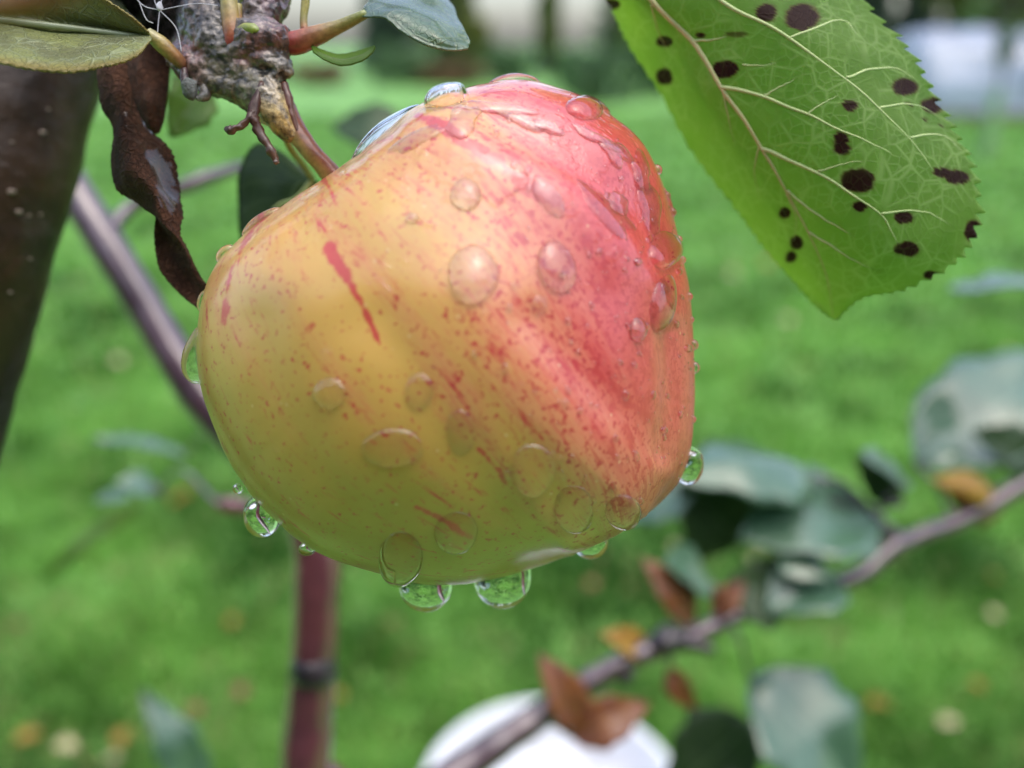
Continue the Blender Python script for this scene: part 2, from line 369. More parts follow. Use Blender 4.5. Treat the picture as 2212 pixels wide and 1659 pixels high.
# ------------------------------------------------------------------ apple
S_DIR = np.array([-.52, .80, -.30]); K_DIR = np.array([.66, -.70, -.25])
outline = [(735,360),(775,332),(809,301),(839,280),(900,238),(950,210),(1000,190),(1060,174),(1110,168),(1160,174),(1200,187),(1250,202),(1290,226),(1330,255),(1370,286),(1400,321),(1420,360),(1440,410),(1460,470),(1475,530),(1488,600),(1495,680),(1500,760),(1503,840),(1501,900),(1498,950),(1488,1000),(1465,1047),(1430,1085),(1390,1120),(1330,1160),(1250,1195),(1170,1222),(1090,1246),(1010,1262),(930,1265),(870,1255),(810,1237),(740,1217),(690,1197),(640,1165),(590,1120),(550,1080),(515,1030),(485,980),(465,930),(445,880),(432,830),(425,780),(425,720),(430,670),(445,610),(470,560),(510,520),(550,482),(600,450),(650,415),(700,385)]
AC = P(960, 730, 0.129)
def build_apple():
    bm = bmesh.new(); bmesh.ops.create_icosphere(bm, subdivisions=8, radius=1)
    D = np.array([v.co[:] for v in bm.verts]); F = [[v.index for v in f.verts] for f in bm.faces]; bm.free()
    a, b, c = D.T; th = np.arctan2(b, a); s = np.hypot(a, b)
    NB = 240; tb = (np.arange(NB)+.5)/NB*2*math.pi-math.pi
    op = np.array(outline, float); op = np.concatenate([op, op[:1]]); op = np.concatenate([np.linspace(op[i], op[i+1], 12, endpoint=False) for i in range(len(op)-1)])
    c0 = proj(AC[None])[0]; oa = np.arctan2(-(op[:, 1]-c0[1]), op[:, 0]-c0[0]); orr = np.hypot(op[:, 0]-c0[0], op[:, 1]-c0[1])
    o_ = np.argsort(oa); targ = np.interp(tb, oa[o_], orr[o_], period=2*math.pi)
    k = np.exp(-np.linspace(-2, 2, 7)**2); k /= k.sum()
    sm = lambda z: np.convolve(np.concatenate([z[-3:], z, z[:3]]), k, 'valid')
    targ = sm(targ); rho = targ*.119/FPX
    Sd, Kd = S_DIR/np.linalg.norm(S_DIR), K_DIR/np.linalg.norm(K_DIR); A = Sd-Kd; A /= np.linalg.norm(A)
    e1 = np.cross(A, [0, 0, 1]); e1 /= np.linalg.norm(e1); e2 = np.cross(A, e1)
    psi = np.arctan2(D@e2, D@e1); tz = D@A
    angS = np.arccos(np.clip(D@Sd, -1, 1)); angK = np.arccos(np.clip(D@Kd, -1, 1))
    nse = np.array([mnoise.fractal(Vector(d)*1.6+Vector((3.1, 0, 0)), 1, 2, 2) for d in D])
    lobes = .018*np.cos(5*psi+1.1)*np.clip(.4-tz, 0, 1)*s**0 + .012*nse
    sp = np.interp(s, [0, .35, .8, 1], [0, .25, .9, 1]); rmean = rho.mean()
    nn = 2.25; den = (s**nn+np.abs(c)**nn)**(1/nn)
    fine = np.array([mnoise.noise(Vector(d)*7) for d in D])*.0022
    for it in range(7):
        rr = np.interp(th, tb, rho, period=2*math.pi); rr = rmean*(1-sp)+rr*sp
        scale = 1+lobes+fine
        scale = scale-.42*np.exp(-(angS/.36)**2)-.16*np.exp(-(angK/.25)**2)
        x = rr*a/den*scale; y = rr*b/den*scale; z = np.where(c > 0, .0335, .034)*c/den*scale
        V = AC+np.outer(x, AX)+np.outer(y, AU)-np.outer(z, AF)
        pj = proj(V); pa = np.arctan2(-(pj[:, 1]-c0[1]), pj[:, 0]-c0[0]); pr = np.hypot(pj[:, 0]-c0[0], pj[:, 1]-c0[1])
        bi = np.clip(((pa+math.pi)/(2*math.pi)*NB).astype(int), 0, NB-1); mx = np.zeros(NB); np.maximum.at(mx, bi, pr)
        if it < 6: rho = sm(rho*np.clip(targ/np.maximum(mx, 1), .85, 1.15)) if it < 4 else rho*np.clip(targ/np.maximum(mx, 1), .9, 1.1)
    print('apple silhouette error px', np.abs(mx-targ).max(), 'depths', pj[:, 2].min(), pj[:, 2].max())
    q0 = pj[:, :2]; rad = V-AC; rad /= np.linalg.norm(rad, axis=1)[:, None]; amp = np.zeros(len(V))
    for pts, a_, w_ in [([(900,250),(1000,305),(1100,365),(1250,455),(1400,590)], .0007, 65), ([(1080,265),(1200,325),(1300,385),(1400,470),(1450,560)], -.0010, 50), ([(1445,720),(1452,850),(1440,980)], -.0007, 26), ([(640,620),(700,800),(800,1000)], .0006, 80), ([(560,700),(600,880),(700,1060)], -.00025, 60), ([(1000,640),(1120,800),(1250,960)], .0006, 90), ([(820,700),(950,900),(1080,1080)], -.0005, 60), ([(1150,700),(1300,850),(1400,950)], -.0004, 50)]:
        pp = crom(pts, 30); d_ = np.hypot(q0[:, None, 0]-pp[None, :, 0], q0[:, None, 1]-pp[None, :, 1]).min(1); amp += a_*np.exp(-(d_/w_)**2)
    V = V+rad*(amp*np.clip(c*2.2, 0, 1))[:, None]
    root = empty('apple', AC, 'ripe yellow apple with red blush and streaks, wet with rain, hanging from the spur', 'apple')
    o = put('fruit', V, F, M['apple'], root, 'yellow fruit skin streaked and blushed red')
    q = pj[:, :2]
    bp = [(600,750,0),(480,650,.15),(560,520,.2),(800,450,.20),(700,600,.05),(1000,420,.42),(900,330,.20),(950,560,.30),(850,520,.2),(1250,450,.72),(1150,330,.6),(1430,600,.95),(1380,850,.95),(1250,700,.62),(1100,640,.46),(1000,800,.30),(850,780,.08),(1200,1000,.22),(1400,960,.62),(1000,1050,.08),(1350,300,.95),(1100,200,.5),(1200,240,.65),(1430,420,.9),(1490,800,1),(1460,1020,.75),(1300,1130,.25),(800,1000,.02),(600,1000,.02),(900,1230,.05),(1150,1200,.1),(960,220,.15),(1300,900,.5)]
    bl = gauss(q, [p[:2] for p in bp], [p[2] for p in bp], 85)
    gp = [(600,700,.25),(500,900,.6),(700,900,.45),(800,1100,.9),(600,1050,.85),(1000,1200,.95),(1200,1100,.6),(1000,900,.35),(900,600,.1),(1000,300,.15),(850,330,.45),(720,380,.5),(1400,1000,.2),(1400,500,0),(520,560,.15),(1300,1180,.6)]
    gn = gauss(q, [p[:2] for p in gp], [p[2] for p in gp], 100)
    strokes = [([(716,545),(745,595),(782,660),(818,742)], 20, 7),([(905,262),(960,288),(1010,318),(1060,352),(1130,400),(1190,438)], 15, 24),([(1190,438),(1290,500),(1380,600)], 20, 10),([(700,388),(714,410),(724,440)], 10, 9),([(585,452),(540,505),(505,575),(488,640),(484,700)], 8, 9),([(540,640),(552,700),(572,760)], 4, 4),([(440,800),(462,900),(490,980)], 7, 6),([(760,985),(810,1040),(855,1078)], 6, 7),([(900,1095),(960,1125),(1018,1158)], 7, 13),([(1035,975),(1070,1010),(1095,1045)], 8, 11),([(850,588),(880,625),(905,650)], 5, 4),([(1290,800),(1340,850),(1400,905)], 12, 22),([(1340,720),(1400,800),(1440,880)], 8, 10),([(560,860),(590,950)], 4, 3),([(640,700),(665,790),(680,840)], 4, 3),([(1000,690),(1080,760),(1180,830)], 5, 6),([(1180,560),(1250,660),(1330,740)], 9, 9),([(1390,330),(1440,440),(1470,560)], 14, 14),([(1250,240),(1330,300),(1390,380)], 14, 12)]
    stv = np.zeros(len(q)); nz = np.array([mnoise.fractal(Vector((a_*.02, b_*.02, 0)), 1, 2, 3) for a_, b_ in q])
    front = c > -.35
    hard = {0: 1.1, 1: 1.25, 3: .9, 8: .9, 9: .8, 11: .8, 4: .8}
    for si, (pts, w0, w1) in enumerate(strokes):
        pts = crom(pts, 40); ws = np.linspace(w0, w1, 40)
        d = np.hypot(q[:, None, 0]-pts[None, :, 0], q[:, None, 1]-pts[None, :, 1])/ws
        dm = d.min(1)+nz*.55
        stv = np.maximum(stv, np.clip((1.3-dm)/1.1, 0, 1)*front*hard.get(si, .5))
    nup = np.zeros((len(V), 3)); o.data.vertices.foreach_get('normal', nup.ravel()) if False else None
    wet = np.clip((AU@(V-AC).T)/.03, 0, 1)*.9
    attr(o.data, 'blush', bl); attr(o.data, 'green', gn); attr(o.data, 'stroke', stv); attr(o.data, 'wet', wet)
    tt = np.arccos(np.clip(tz, -1, 1))
    attr(o.data, 'merid', np.stack([np.cos(psi), np.sin(psi), tt*.16], 1), 'FLOAT_VECTOR')
    bv = BVHTree.FromPolygons([tuple(v) for v in V], F)
    return root, V, F, bv, pj
apple, AV, AFc, ABV, APJ = build_apple()
def surf(x, y):
    r = ray(x, y); h = ABV.ray_cast(Vector(CAMP), Vector(r))
    if h[0] is None: return None
    return np.array(h[0]), np.array(h[1])
def rim(x, y):
    i = np.argmin(np.hypot(APJ[:, 0]-x, APJ[:, 1]-y)+ (APJ[:, 2] > .135)*200); return AV[i], APJ[i, 2]
# stalk
V, F = tube([(585,190,.121,30),(612,240,.120,30),(640,285,.1195,24),(672,328,.1195,21),(705,365,.1205,22),(742,408,.1215,24)], n=44, m=20, jag=.06, jf=500)
st = put('stem', V, F, M['stalk'], apple, 'short brown stalk, yellow-green on its lower side')
pj = proj(V); lo = (pj[:, 0]*.62-pj[:, 1]*.78); ln = np.interp(pj[:, 1], [200, 400], [0, 1])
ctr = np.interp(pj[:, 1], [190, 240, 285, 328, 365, 408], [585, 612, 640, 672, 705, 742]); side = np.clip((pj[:, 0]-ctr+6)/26+.5, 0, 1)[:, None]
tint = np.array([.34, .27, .08])*(1-side)+np.array([.16, .045, .018])*side
attr(st.data, 'tint', np.column_stack([tint, np.ones(len(V))]), 'FLOAT_COLOR')

# ------------------------------------------------------------------ water on the apple
def dome(px, py, rx, ry, ang=0.0, h=.42, irr=0.0, sag=.0, seed=0, nr=9, nt=36, tangent=False):
    ca, sa = math.cos(R(ang)), math.sin(R(ang)); rs = np.random.default_rng(seed); ph = rs.random(4)*6.28; am = rs.random(4)*irr/np.array([1, 1.3, 1.8, 2.6])
    hit = surf(px, py)
    if hit is None or tangent:
        c, _ = rim(px, py); cn = (c-AC)/np.linalg.norm(c-AC)
        loc_, n_, _i, _d = ABV.find_nearest(Vector(c)); cn = np.array(n_); mpp = proj(c[None])[0, 2]/FPX
        t2 = np.array([0, 0, 1.0])-cn*cn[2]; t2 /= np.linalg.norm(t2); t1 = np.cross(t2, cn); tangent = True
    else: mpp = proj(hit[0][None])[0, 2]/FPX
    H = h*1.15*min(rx, ry)*mpp; T, Bt = [], []
    def pt(rho, th):
        ro = rho*(1+sum(am[k]*math.cos((k+2)*th+ph[k]) for k in range(4)))
        x_, y_ = rx*ro*math.cos(th), ry*ro*math.sin(th); X, Y = x_*ca-y_*sa, x_*sa+y_*ca
        if tangent:
            p = c+t1*X*mpp+t2*Y*mpp; l, n, _, _ = ABV.find_nearest(Vector(p)); b, n = np.array(l), np.array(n)
        else:
            s_ = surf(px+X, py-Y)
            if s_ is None:
                l, n, _, _ = ABV.find_nearest(Vector(P(px+X, py-Y, .119))); b, n = np.array(l), np.array(n)
            else: b, n = s_
        pr = max(0, 1-rho**2.1)**.62*(1-sag*math.sin(th)*rho)
        return b+n*(H*pr-.00004), b-n*.0004
    a, b = pt(0, 0); T.append(a); Bt.append(b)
    for i in range(1, nr+1):
        for j in range(nt):
            a, b = pt((i/nr)**.8, 2*math.pi*j/nt); T.append(a); Bt.append(b)
    N = len(T); F = []
    for o, fl in ((0, 1), (N, -1)):
        for j in range(nt): F.append((o, o+1+j, o+1+(j+1) % nt)[::fl])
        for i in range(nr-1):
            for j in range(nt):
                k = (j+1) % nt; F.append((o+1+i*nt+j, o+1+(i+1)*nt+j, o+1+(i+1)*nt+k, o+1+i*nt+k)[::fl])
    e = 1+(nr-1)*nt
    for j in range(nt): F.append((e+j, N+e+j, N+e+(j+1) % nt, e+(j+1) % nt))
    return np.array(T+Bt), F
def drop(label, *a, group=None, name='water_drop', **k):
    V, F = dome(*a, **k); o = put(name, V, F, M['bead']); return tag(o, label, 'water drop' if 'film' not in name else 'water film', group)
drop('largest round drop on the apple front, over the yellow and red border', 1022, 592, 57, 65, h=.40, sag=.3, irr=.04, seed=1)
drop('oval drop on the red side, level with the largest round drop', 1202, 577, 44, 59, ang=10, h=.42, sag=.3, irr=.04, seed=2)
drop('medium round drop just below the long red streak', 1006, 420, 35, 37, h=.42, sag=.2, irr=.05, seed=3)
drop('faint drop with pale glint on the yellow lower left skin', 712, 850, 36, 36, h=.35, sag=.3, irr=.05, seed=4)
drop('faint round drop on the olive skin beside another faint drop', 905, 845, 32, 41, h=.38, sag=.3, irr=.03, seed=5)
drop('wide flat drop on the olive lower front of the apple', 848, 968, 72, 42, h=.36, sag=.3, irr=.04, seed=6)
drop('round drop low on the olive front with a white glint on top', 1152, 1015, 50, 58, h=.44, sag=.3, irr=.03, seed=7)
drop('pale narrow drop between the wide flat drop and the round low drop', 995, 935, 32, 50, h=.28, irr=.05, seed=8)
drop('large clear drop clinging to the underside beside the hanging drops', 866, 1205, 50, 56, h=.5, sag=.5, seed=9)
drop('drop covering the end of the lowest red streak', 985, 1150, 50, 44, ang=20, h=.40, sag=.5, seed=10)
drop('bright red pear-shaped drop on the red cheek', 1378, 712, 18, 29, ang=-8, h=.8, sag=.3, seed=11)
drop('long drop running down the red cheek', 1433, 655, 27, 66, ang=-12, h=.5, sag=.4, irr=.05, seed=12)
drop('thick pink-tinted drop above the long running drop', 1436, 540, 36, 44, ang=-5, h=.55, sag=.4, irr=.06, seed=13)
drop('round domed drop near the top of the red shoulder', 1262, 236, 42, 24, ang=-12, h=.75, seed=14)
drop('leaf-shaped drop lying along the long red streak', 1185, 425, 26, 52, ang=40, h=.35, irr=.12, seed=15)
drop('small red drop left of the sheen on the shoulder', 1335, 440, 22, 30, ang=35, h=.5, irr=.1, seed=16)
drop('broad drop on the underside toward the red end', 1240, 1100, 44, 52, h=.42, sag=.5, irr=.04, seed=17)
drop('brownish drop at the lower corner of the red side', 1345, 1105, 40, 36, ang=25, h=.5, sag=.5, seed=18)
drop('tiny red drop left of the medium round drop', 890, 472, 16, 13, h=.6, seed=19)
drop('thin clear drop by the stalk hollow on the shoulder', 1165, 660, 18, 24, h=.35, irr=.08, seed=20)
def bulge(label, x, y, r1, r2, ang, r3):
    c, d = rim(x, y); k = d/FPX; ca, sa = math.cos(R(ang)), math.sin(R(ang)); e1, e2 = AX*ca+AU*sa, -AX*sa+AU*ca
    V, F = ico((0, 0, 0), (1, 1, 1), 4); n = np.array([.10*mnoise.noise(Vector(v)*1.3+Vector((x, y, 0))) for v in V]); V = V*(1+n)[:, None]
    W = P(x, y, d-.003)+np.outer(V[:, 0]*r1*k, e1)+np.outer(V[:, 1]*r2*k, e2)+np.outer(V[:, 2]*r3*k, AF)
    return tag(put('water_drop', W, F, M['bead']), label, 'water drop')
bulge('big clear domed drop beside the stalk hollow', 846, 306, 104, 40, 37, 80)
bulge('smaller clear dome on the ridge above the stalk hollow', 964, 214, 48, 28, 16, 60)
drop('flat clear drop on the very top of the apple', 1112, 176, 66, 30, h=.5, seed=23, tangent=True)
drop('long clear bulge on the yellow rim of the apple', 424, 768, 26, 66, ang=2, h=1.05, sag=.5, seed=24, tangent=True)
drop('red-tinted bulge on the upper yellow rim', 560, 475, 24, 56, ang=-4, h=.5, seed=25, tangent=True)
drop('small bump of water on the rim by the dead leaf tip', 482, 545, 14, 26, h=.9, seed=26, tangent=True)
drop('lowest small bump of water on the rim by the dead leaf tip', 437, 650, 12, 26, h=.8, seed=27, tangent=True)
films = [(1300,205,95,34,-20,.28,.12,'shiny film of water wrapped over the red shoulder'),(1080,235,70,15,-8,.5,.22,'thin wavy film of water under the flat top drop'),(1130,262,58,14,-22,.5,.2,'curling film of water across the pinkish sheen'),(1000,262,46,30,30,.28,.28,'forked film of water where the long red streak begins'),(1180,275,40,15,-15,.5,.25,'small curled film on the sheen near the domed drop'),(1330,330,44,20,-40,.4,.3,'ragged film of water on the purple-red shoulder'),(1290,300,55,13,-30,.5,.25,'slanted film of water below the domed shoulder drop'),(1385,372,20,46,20,.4,.25,'crooked film trickling toward the red rim'),(1310,455,90,24,-42,.18,.22,'long pink film of water sliding down the shoulder'),(900,300,70,16,28,.4,.2,'streaky film of water beside the big clear dome'),(1405,450,24,60,12,.22,.2,'pale film of water above the thick pink drop'),(1450,270+170,14,40,18,.4,.2,'narrow film of water on the red rim')]
for k, (x, y, a, b, g, h, ir, lb) in enumerate(films):
    drop(lb, x, y, a, b, ang=g, h=h, irr=ir, seed=40+k, name='water_film', nt=48)
# small beads, each one an object, on the red rim and over the cheek
beads = [(1424,365,10),(1462,455,9),(1473,515,8),(1488,640,8),(1500,745,10),(1503,795,11),(1497,905,8),(1446,420,8),(1480,560,7),(1494,690,6)]
for k, (x, y, r) in enumerate(beads):
    drop('small bead of water on the red outer rim of the apple', x, y, r, r*1.3, h=.95, seed=70+k, tangent=True, group='beads along the red rim', name='water_bead', nr=5, nt=16)
cnt = 0
while cnt < 90:
    x, y = rng.uniform(880, 1490), rng.uniform(190, 1100)
    if rng.random() > .15+.85*np.clip((x-1000)/400, 0, 1)*(1 if y < 900 else .5): continue
    if surf(x, y) is None: continue
    r = rng.uniform(4.5, 10); cnt += 1
    drop('tiny bead of water scattered over the red cheek', x, y, r*rng.uniform(.75, 1), r*rng.uniform(.9, 1.5), ang=rng.uniform(-25, 25), h=rng.uniform(.4, .75), seed=100+cnt, irr=.08, group='beads scattered over the cheek', name='water_bead', nr=4, nt=14)
mist = []
while len(mist) < 260:
    x, y = rng.uniform(850, 1500), rng.uniform(185, 1050)
    if rng.random() > np.clip((x-1050)/350, 0.1, 1) or surf(x, y) is None: continue
    r = rng.uniform(1.8, 3.8); mist.append(dome(x, y, r, r*1.2, h=.6, nr=2, nt=8, seed=len(mist)))
V, F = join(mist); tag(put('water_mist', V, F, M['bead']), 'fine mist of pinprick droplets on the red skin', 'water mist', kind='stuff')
def pendant(label, x, y, r, dy=0.0, sx=1.0, sz=1.0, toward=0.0):
    """drop hanging under the apple: rounded below, neck spread where it clings"""
    c, d = rim(x, y); rr = r*d/FPX; c = P(x, y+dy, d+.0035-toward)
    V, F = ico((0, 0, 0), (1, 1, 1), 4); V = V.copy()
    up = np.clip(V[:, 2], 0, 1); V[:, 0] *= sx*(1+.25*up**2); V[:, 1] *= sx*(1+.25*up**2); V[:, 2] *= sz
    return tag(put('water_drop', c+V*rr, F, M['water']), label, 'water drop')
pendant('hanging drop under the apple, with the faint underside drop just above it', 920, 1258, 59, 2, 1.02, 1.08)
pendant('largest hanging drop under the lowest point of the apple', 1085, 1240, 64, 6, 1.0, 1.12)
pendant('hanging drop under the apple toward the red end', 1275, 1178, 38, -8, 1.05, 1.0)
pendant('drop hanging from the yellow-green rim above the red-brown stem', 566, 1108, 42, 8, .95, 1.15)
pendant('tiny drop on the yellow-green rim above the hanging rim drop', 514, 1050, 11, 6)
pendant('clear drop clinging to the lower red corner of the apple', 1487, 1004, 36, 2, .92, 1.25)
pendant('small drop on the rim where the red-brown stem meets the apple', 664, 1178, 16, 8, 1.2, .8)

# ------------------------------------------------------------------ the apple tree
tree = empty('apple_tree', (-.36, .02, 0), 'apple tree with dark wet limb, knobbly spur, spotted leaves and slender purple branches', 'tree')
limb = [(215,-400,.175,150),(128,-100,.165,152),(56,155,.16,150),(14,303,.159,152),(-32,450,.158,154),(-62,560,.158,156),(-122,760,.16,160),(-240,1120,.165,170),(-470,1750,.18,190)]
LP = [P(x, y, d) for x, y, d, r in limb]; LR = [r*d/FPX/1.0 for x, y, d, r in limb]
tr0 = LP[-1]; base = np.array([-.36, .02, 0.0])
LP += [tr0*.55+base*.45+np.array([0, 0, .02]), base+np.array([0.01, .01, .15]), base-np.array([0, 0, .03])]; LR += [.019, .024, .03]
V, F = tube_w(LP, LR, n=150, m=40, jag=.06, jf=60)
put('trunk', V, F, M['bark_dark'], tree, 'dark wet trunk with small pale lenticels')
for k, (x, y, r) in enumerate([(88,290,7),(10,415,9),(45,455,8),(65,462,5),(85,465,5),(20,300,4),(110,235,4),(60,560,4),(30,640,5)]):
    rd = ray(x, y); bvl = None
    c = P(x, y, .1445-.00003*abs(x-60)); 
    best = np.argmin(np.hypot(*(proj(V)[:, :2]-[x, y]).T)+(proj(V)[:, 2] > .158)*99); c = V[best]
    v_, f_ = ico(c, (r*.145/FPX*1.4, r*.145/FPX*.7, r*.145/FPX*.7), 2); put('lenticel', v_, f_, m_plain('lenticel', (.28, .22, .18), (.2, .15, .12), 900, rough=.6) if k == 0 else bpy.data.materials['lenticel'], tree)
# slender stem behind the apple that leans into a branch, and the low branch forking from it
stem_pts = [(-60,40,.25,38),(40,215,.248,39),(100,315,.247,40),(160,415,.245,40),(250,560,.243,41),(335,700,.242,42),(430,850,.24,46),(560,990,.238,50),(655,1100,.236,52),(682,1190,.235,52),(683,1300,.235,51),(676,1430,.236,50),(667,1550,.238,52),(656,1690,.24,54),(630,2000,.26,58)]
SP = [P(x, y, d) for x, y, d, r in stem_pts]; SR = [r*d/FPX for x, y, d, r in stem_pts]
SP += [np.array([-.2, .10, .42]), np.array([-.345, .025, .12])]; SR += [.009, .011]
V, F = tube_w(SP, SR, n=170, m=24, jag=.05, jf=90)
o = put('stem', V, F, M['bark_purple'], tree, 'slender young stem with a dark ring, purplish above and red-brown below')
o.data.materials.append(M['bark_red'])
for p_ in o.data.polygons:
    if proj((np.array(o.data.vertices[p_.vertices[0]].co)+off(tree))[None])[0, 1] > 1080: p_.material_index = 1
V, F = tube([(677,1422,.2355,50),(676,1436,.2353,53.5),(675,1450,.2353,53.5),(674,1464,.2355,50)], n=14, m=30, jag=.1, jf=300); put('ring', V, F, M['node_dark'], o)
V, F = tube([(236,520,.243,16),(258,472,.247,16),(300,440,.25,14),(380,410,.252,14),(440,386,.255,16),(490,370,.26,13),(560,352,.27,11)], n=40, m=12, jag=.12, jf=200); put('twig', V, F, M['bark_purple'], tree)
V, F = tube([(470,1088,.30,12),(500,1092,.30,20),(545,1100,.30,20),(640,1110,.27,20),(650,1100,.238,16)], n=30, m=12, jag=.1, jf=200); put('twig', V, F, M['bark_red'], tree)
br = [(630,2000,.258,50),(800,1800,.27,44),(1000,1660,.285,36),(1080,1605,.29,34),(1160,1550,.295,30),(1260,1480,.30,26),(1350,1428,.303,25),(1440,1392,.306,26),(1500,1372,.31,22),(1590,1330,.315,19),(1700,1296,.32,19),(1790,1266,.325,20),(1860,1238,.33,20),(1920,1188,.335,21),(1990,1155,.34,19),(2060,1130,.345,19),(2130,1095,.35,20),(2212,1046,.355,20),(2330,990,.36,20)]
V, F = tube(br, n=170, m=18, jag=.10, jf=120); brn = put('branch', V, F, M['bark_purple'], tree, 'low purple-brown branch crossing above the white bucket')
V, F = tube([(1450,1386,.305,22),(1500,1392,.304,14),(1540,1405,.303,11)], n=14, m=12, jag=.15, jf=200); put('spur', V, F, M['node_dark'], tree)
V, F = tube([(1400,1405,.304,20),(1440,1382,.3045,31),(1475,1372,.306,26)], n=16, m=14, jag=.2, jf=200); put('node', V, F, M['node_dark'], tree)
V, F = tube([(1200,1530,.297,10),(1160,1575,.296,13),(1130,1590,.294,10)], n=14, m=12, jag=.2, jf=200); put('spur', V, F, M['node_dark'], tree)
V, F = tube([(1350,1435,.303,14),(1350,1462,.302,20),(1345,1475,.302,12)], n=14, m=12, jag=.2, jf=200); put('spur', V, F, M['node_dark'], tree)
V, F = tube([(1950,1172,.338,14),(1915,1140,.338,13),(1890,1110,.338,10),(1872,1088,.338,6)], n=20, m=12, jag=.2, jf=200); put('spur', V, F, M['bark_purple'], tree)
V, F = tube([(1540,1350,.312,16),(1560,1320,.312,13),(1566,1290,.312,6)], n=14, m=12, jag=.2, jf=200); put('spur', V, F, M['bark_purple'], tree)
V, F = tube([(1905,1200,.334,14),(1885,1238,.333,13),(1880,1252,.333,7)], n=14, m=12, jag=.2, jf=200); put('spur', V, F, M['bark_purple'], tree)
# twig above the frame carrying the spotted leaf
V, F = tube([(330,-250,.17,60),(700,-420,.16,34),(1050,-380,.14,26),(1290,-250,.128,22),(1420,-330,.13,16)], n=60, m=12, jag=.08, jf=200); put('twig', V, F, M['bark_dark'], tree)

# --- knobbly spur, blended from rounded pieces
bits = [tube([(250,-120,.150,80),(330,-40,.138,82),(420,40,.128,84),(480,105,.123,78),(540,165,.121,62),(575,215,.120,46),(600,250,.1198,36)], n=40, m=20, jag=.10, jf=300),
        tube([(500,120,.121,60),(560,88,.119,54),(612,98,.1185,40)], n=16, m=16), tube([(560,120,.1195,44),(592,140,.1187,38),(606,170,.1187,30)], n=12, m=14), tube([(590,-40,.123,40),(572,20,.1215,46),(540,70,.121,40)], n=14, m=14),
        tube([(440,-30,.125,70),(455,50,.122,66),(480,110,.121,60)], n=14, m=16), tube([(380,120,.1225,30),(420,140,.121,38),(470,150,.121,40)], n=12, m=14), tube([(430,170,.121,26),(470,178,.1203,32),(520,190,.1195,34)], n=12, m=12), tube([(560,160,.1195,34),(576,195,.1186,34),(590,232,.1183,34),(612,270,.1186,28),(634,298,.1192,20)], n=20, m=14)]
V, F = join(bits)
me = mesh_from('tmp', V, F); to = bpy.data.objects.new('tmp', me); COL.objects.link(to)
rm = to.modifiers.new('r', 'REMESH'); rm.mode = 'VOXEL'; rm.voxel_size = .00022
s_ = to.modifiers.new('s', 'SMOOTH'); s_.iterations = 4; s_.factor = .5
dg = bpy.context.evaluated_depsgraph_get(); m2 = bpy.data.meshes.new_from_object(to.evaluated_get(dg)); bpy.data.objects.remove(to)
V = np.array([v.co[:] for v in m2.vertices]); NRM = np.array([v.normal[:] for v in m2.vertices]); F = [tuple(p.vertices) for p in m2.polygons]
dsp = np.array([.00050*(mnoise.ridged_multi_fractal(Vector((v[0]*260+v[2]*90, v[1]*260, v[2]*200)), 1.0, 2.1, 4, 1.0, 2.0)-1.0)*.6+.00022*mnoise.fractal(Vector(v)*1100, .8, 2, 3)+.0003*mnoise.noise(Vector(v)*330) for v in V])
pj = proj(V); smooth_ = np.clip((pj[:, 1]-195)/30, 0, 1)*np.clip((pj[:, 0]-560)/15, 0, 1); dsp = dsp*(1-.75*smooth_)
HOLES = [(574,150,15,11),(611,167,9,14)]
for x, y, a, b in HOLES:
    dsp -= .0009*np.exp(-(((pj[:, 0]-x)/a)**2+((pj[:, 1]-y)/b)**2)*1.2)*(pj[:, 2] < .1215)
V = V+NRM*dsp[:, None]
spur = put('fruit_spur', V, F, M['spur'], tree, 'knobbly grey-brown fruit spur, wet, with pale and dark scars')
pj = proj(V)
tp = [(330,20,(.02,.015,.013)),(300,0,(.006,.005,.004)),(360,15,(.012,.009,.008)),(340,60,(.01,.008,.007)),(425,35,(.075,.055,.042)),(460,70,(.13,.115,.095)),(400,125,(.16,.07,.06)),(420,150,(.20,.13,.10)),(460,150,(.12,.10,.065)),(500,180,(.12,.10,.06)),(500,90,(.10,.085,.06)),(540,110,(.12,.04,.025)),(590,80,(.10,.03,.018)),(610,120,(.05,.045,.035)),(590,145,(.24,.21,.16)),(560,30,(.14,.11,.10)),(590,20,(.12,.05,.06)),(545,170,(.16,.14,.09)),(520,220,(.17,.15,.10)),(580,200,(.30,.25,.17)),(590,225,(.36,.28,.13)),(595,250,(.36,.26,.09)),(612,270,(.34,.22,.06)),(630,295,(.30,.20,.06)),(480,-10,(.09,.08,.075))]
attr(spur.data, 'tint', np.column_stack([gauss(pj, [p[:2] for p in tp], [p[2] for p in tp], 17), np.ones(len(V))]), 'FLOAT_COLOR')
def on_spur(x, y, lift=0.0):
    i = np.argmin(np.hypot(pj[:, 0]-x, pj[:, 1]-y)*1e-4+pj[:, 2]*.25+(np.hypot(pj[:, 0]-x, pj[:, 1]-y) > 5)*9); v = V[i]; r_ = (v-CAMP)/np.linalg.norm(v-CAMP); return v-r_*lift
for x, y, a, b in HOLES:
    v_, f_ = ico(on_spur(x, y, -.0004), (a*.118/FPX*.8, .0002, b*.118/FPX*.8), 3); v_ = v_+np.array([mnoise.noise_vector(Vector(q)*900) for q in v_])*.0002; put('scar', v_, f_, M['hole'], spur)
def tinted(name, pts, cols, parent, label=None, n=30, m=14, jag=.05, mat='stalk', jf=500):
    V, F = tube(pts, n=n, m=m, jag=jag, jf=jf); o = put(name, V, F, M[mat], parent, label)
    k = np.repeat(np.linspace(0, 1, n), m); k = np.concatenate([k, [0, 1]]); cc = np.array(cols, float); xs = np.linspace(0, 1, len(cols))
    t_ = np.stack([np.interp(k, xs, cc[:, i]) for i in range(3)]+[np.ones(len(k))], 1); attr(o.data, 'tint', t_, 'FLOAT_COLOR'); return o
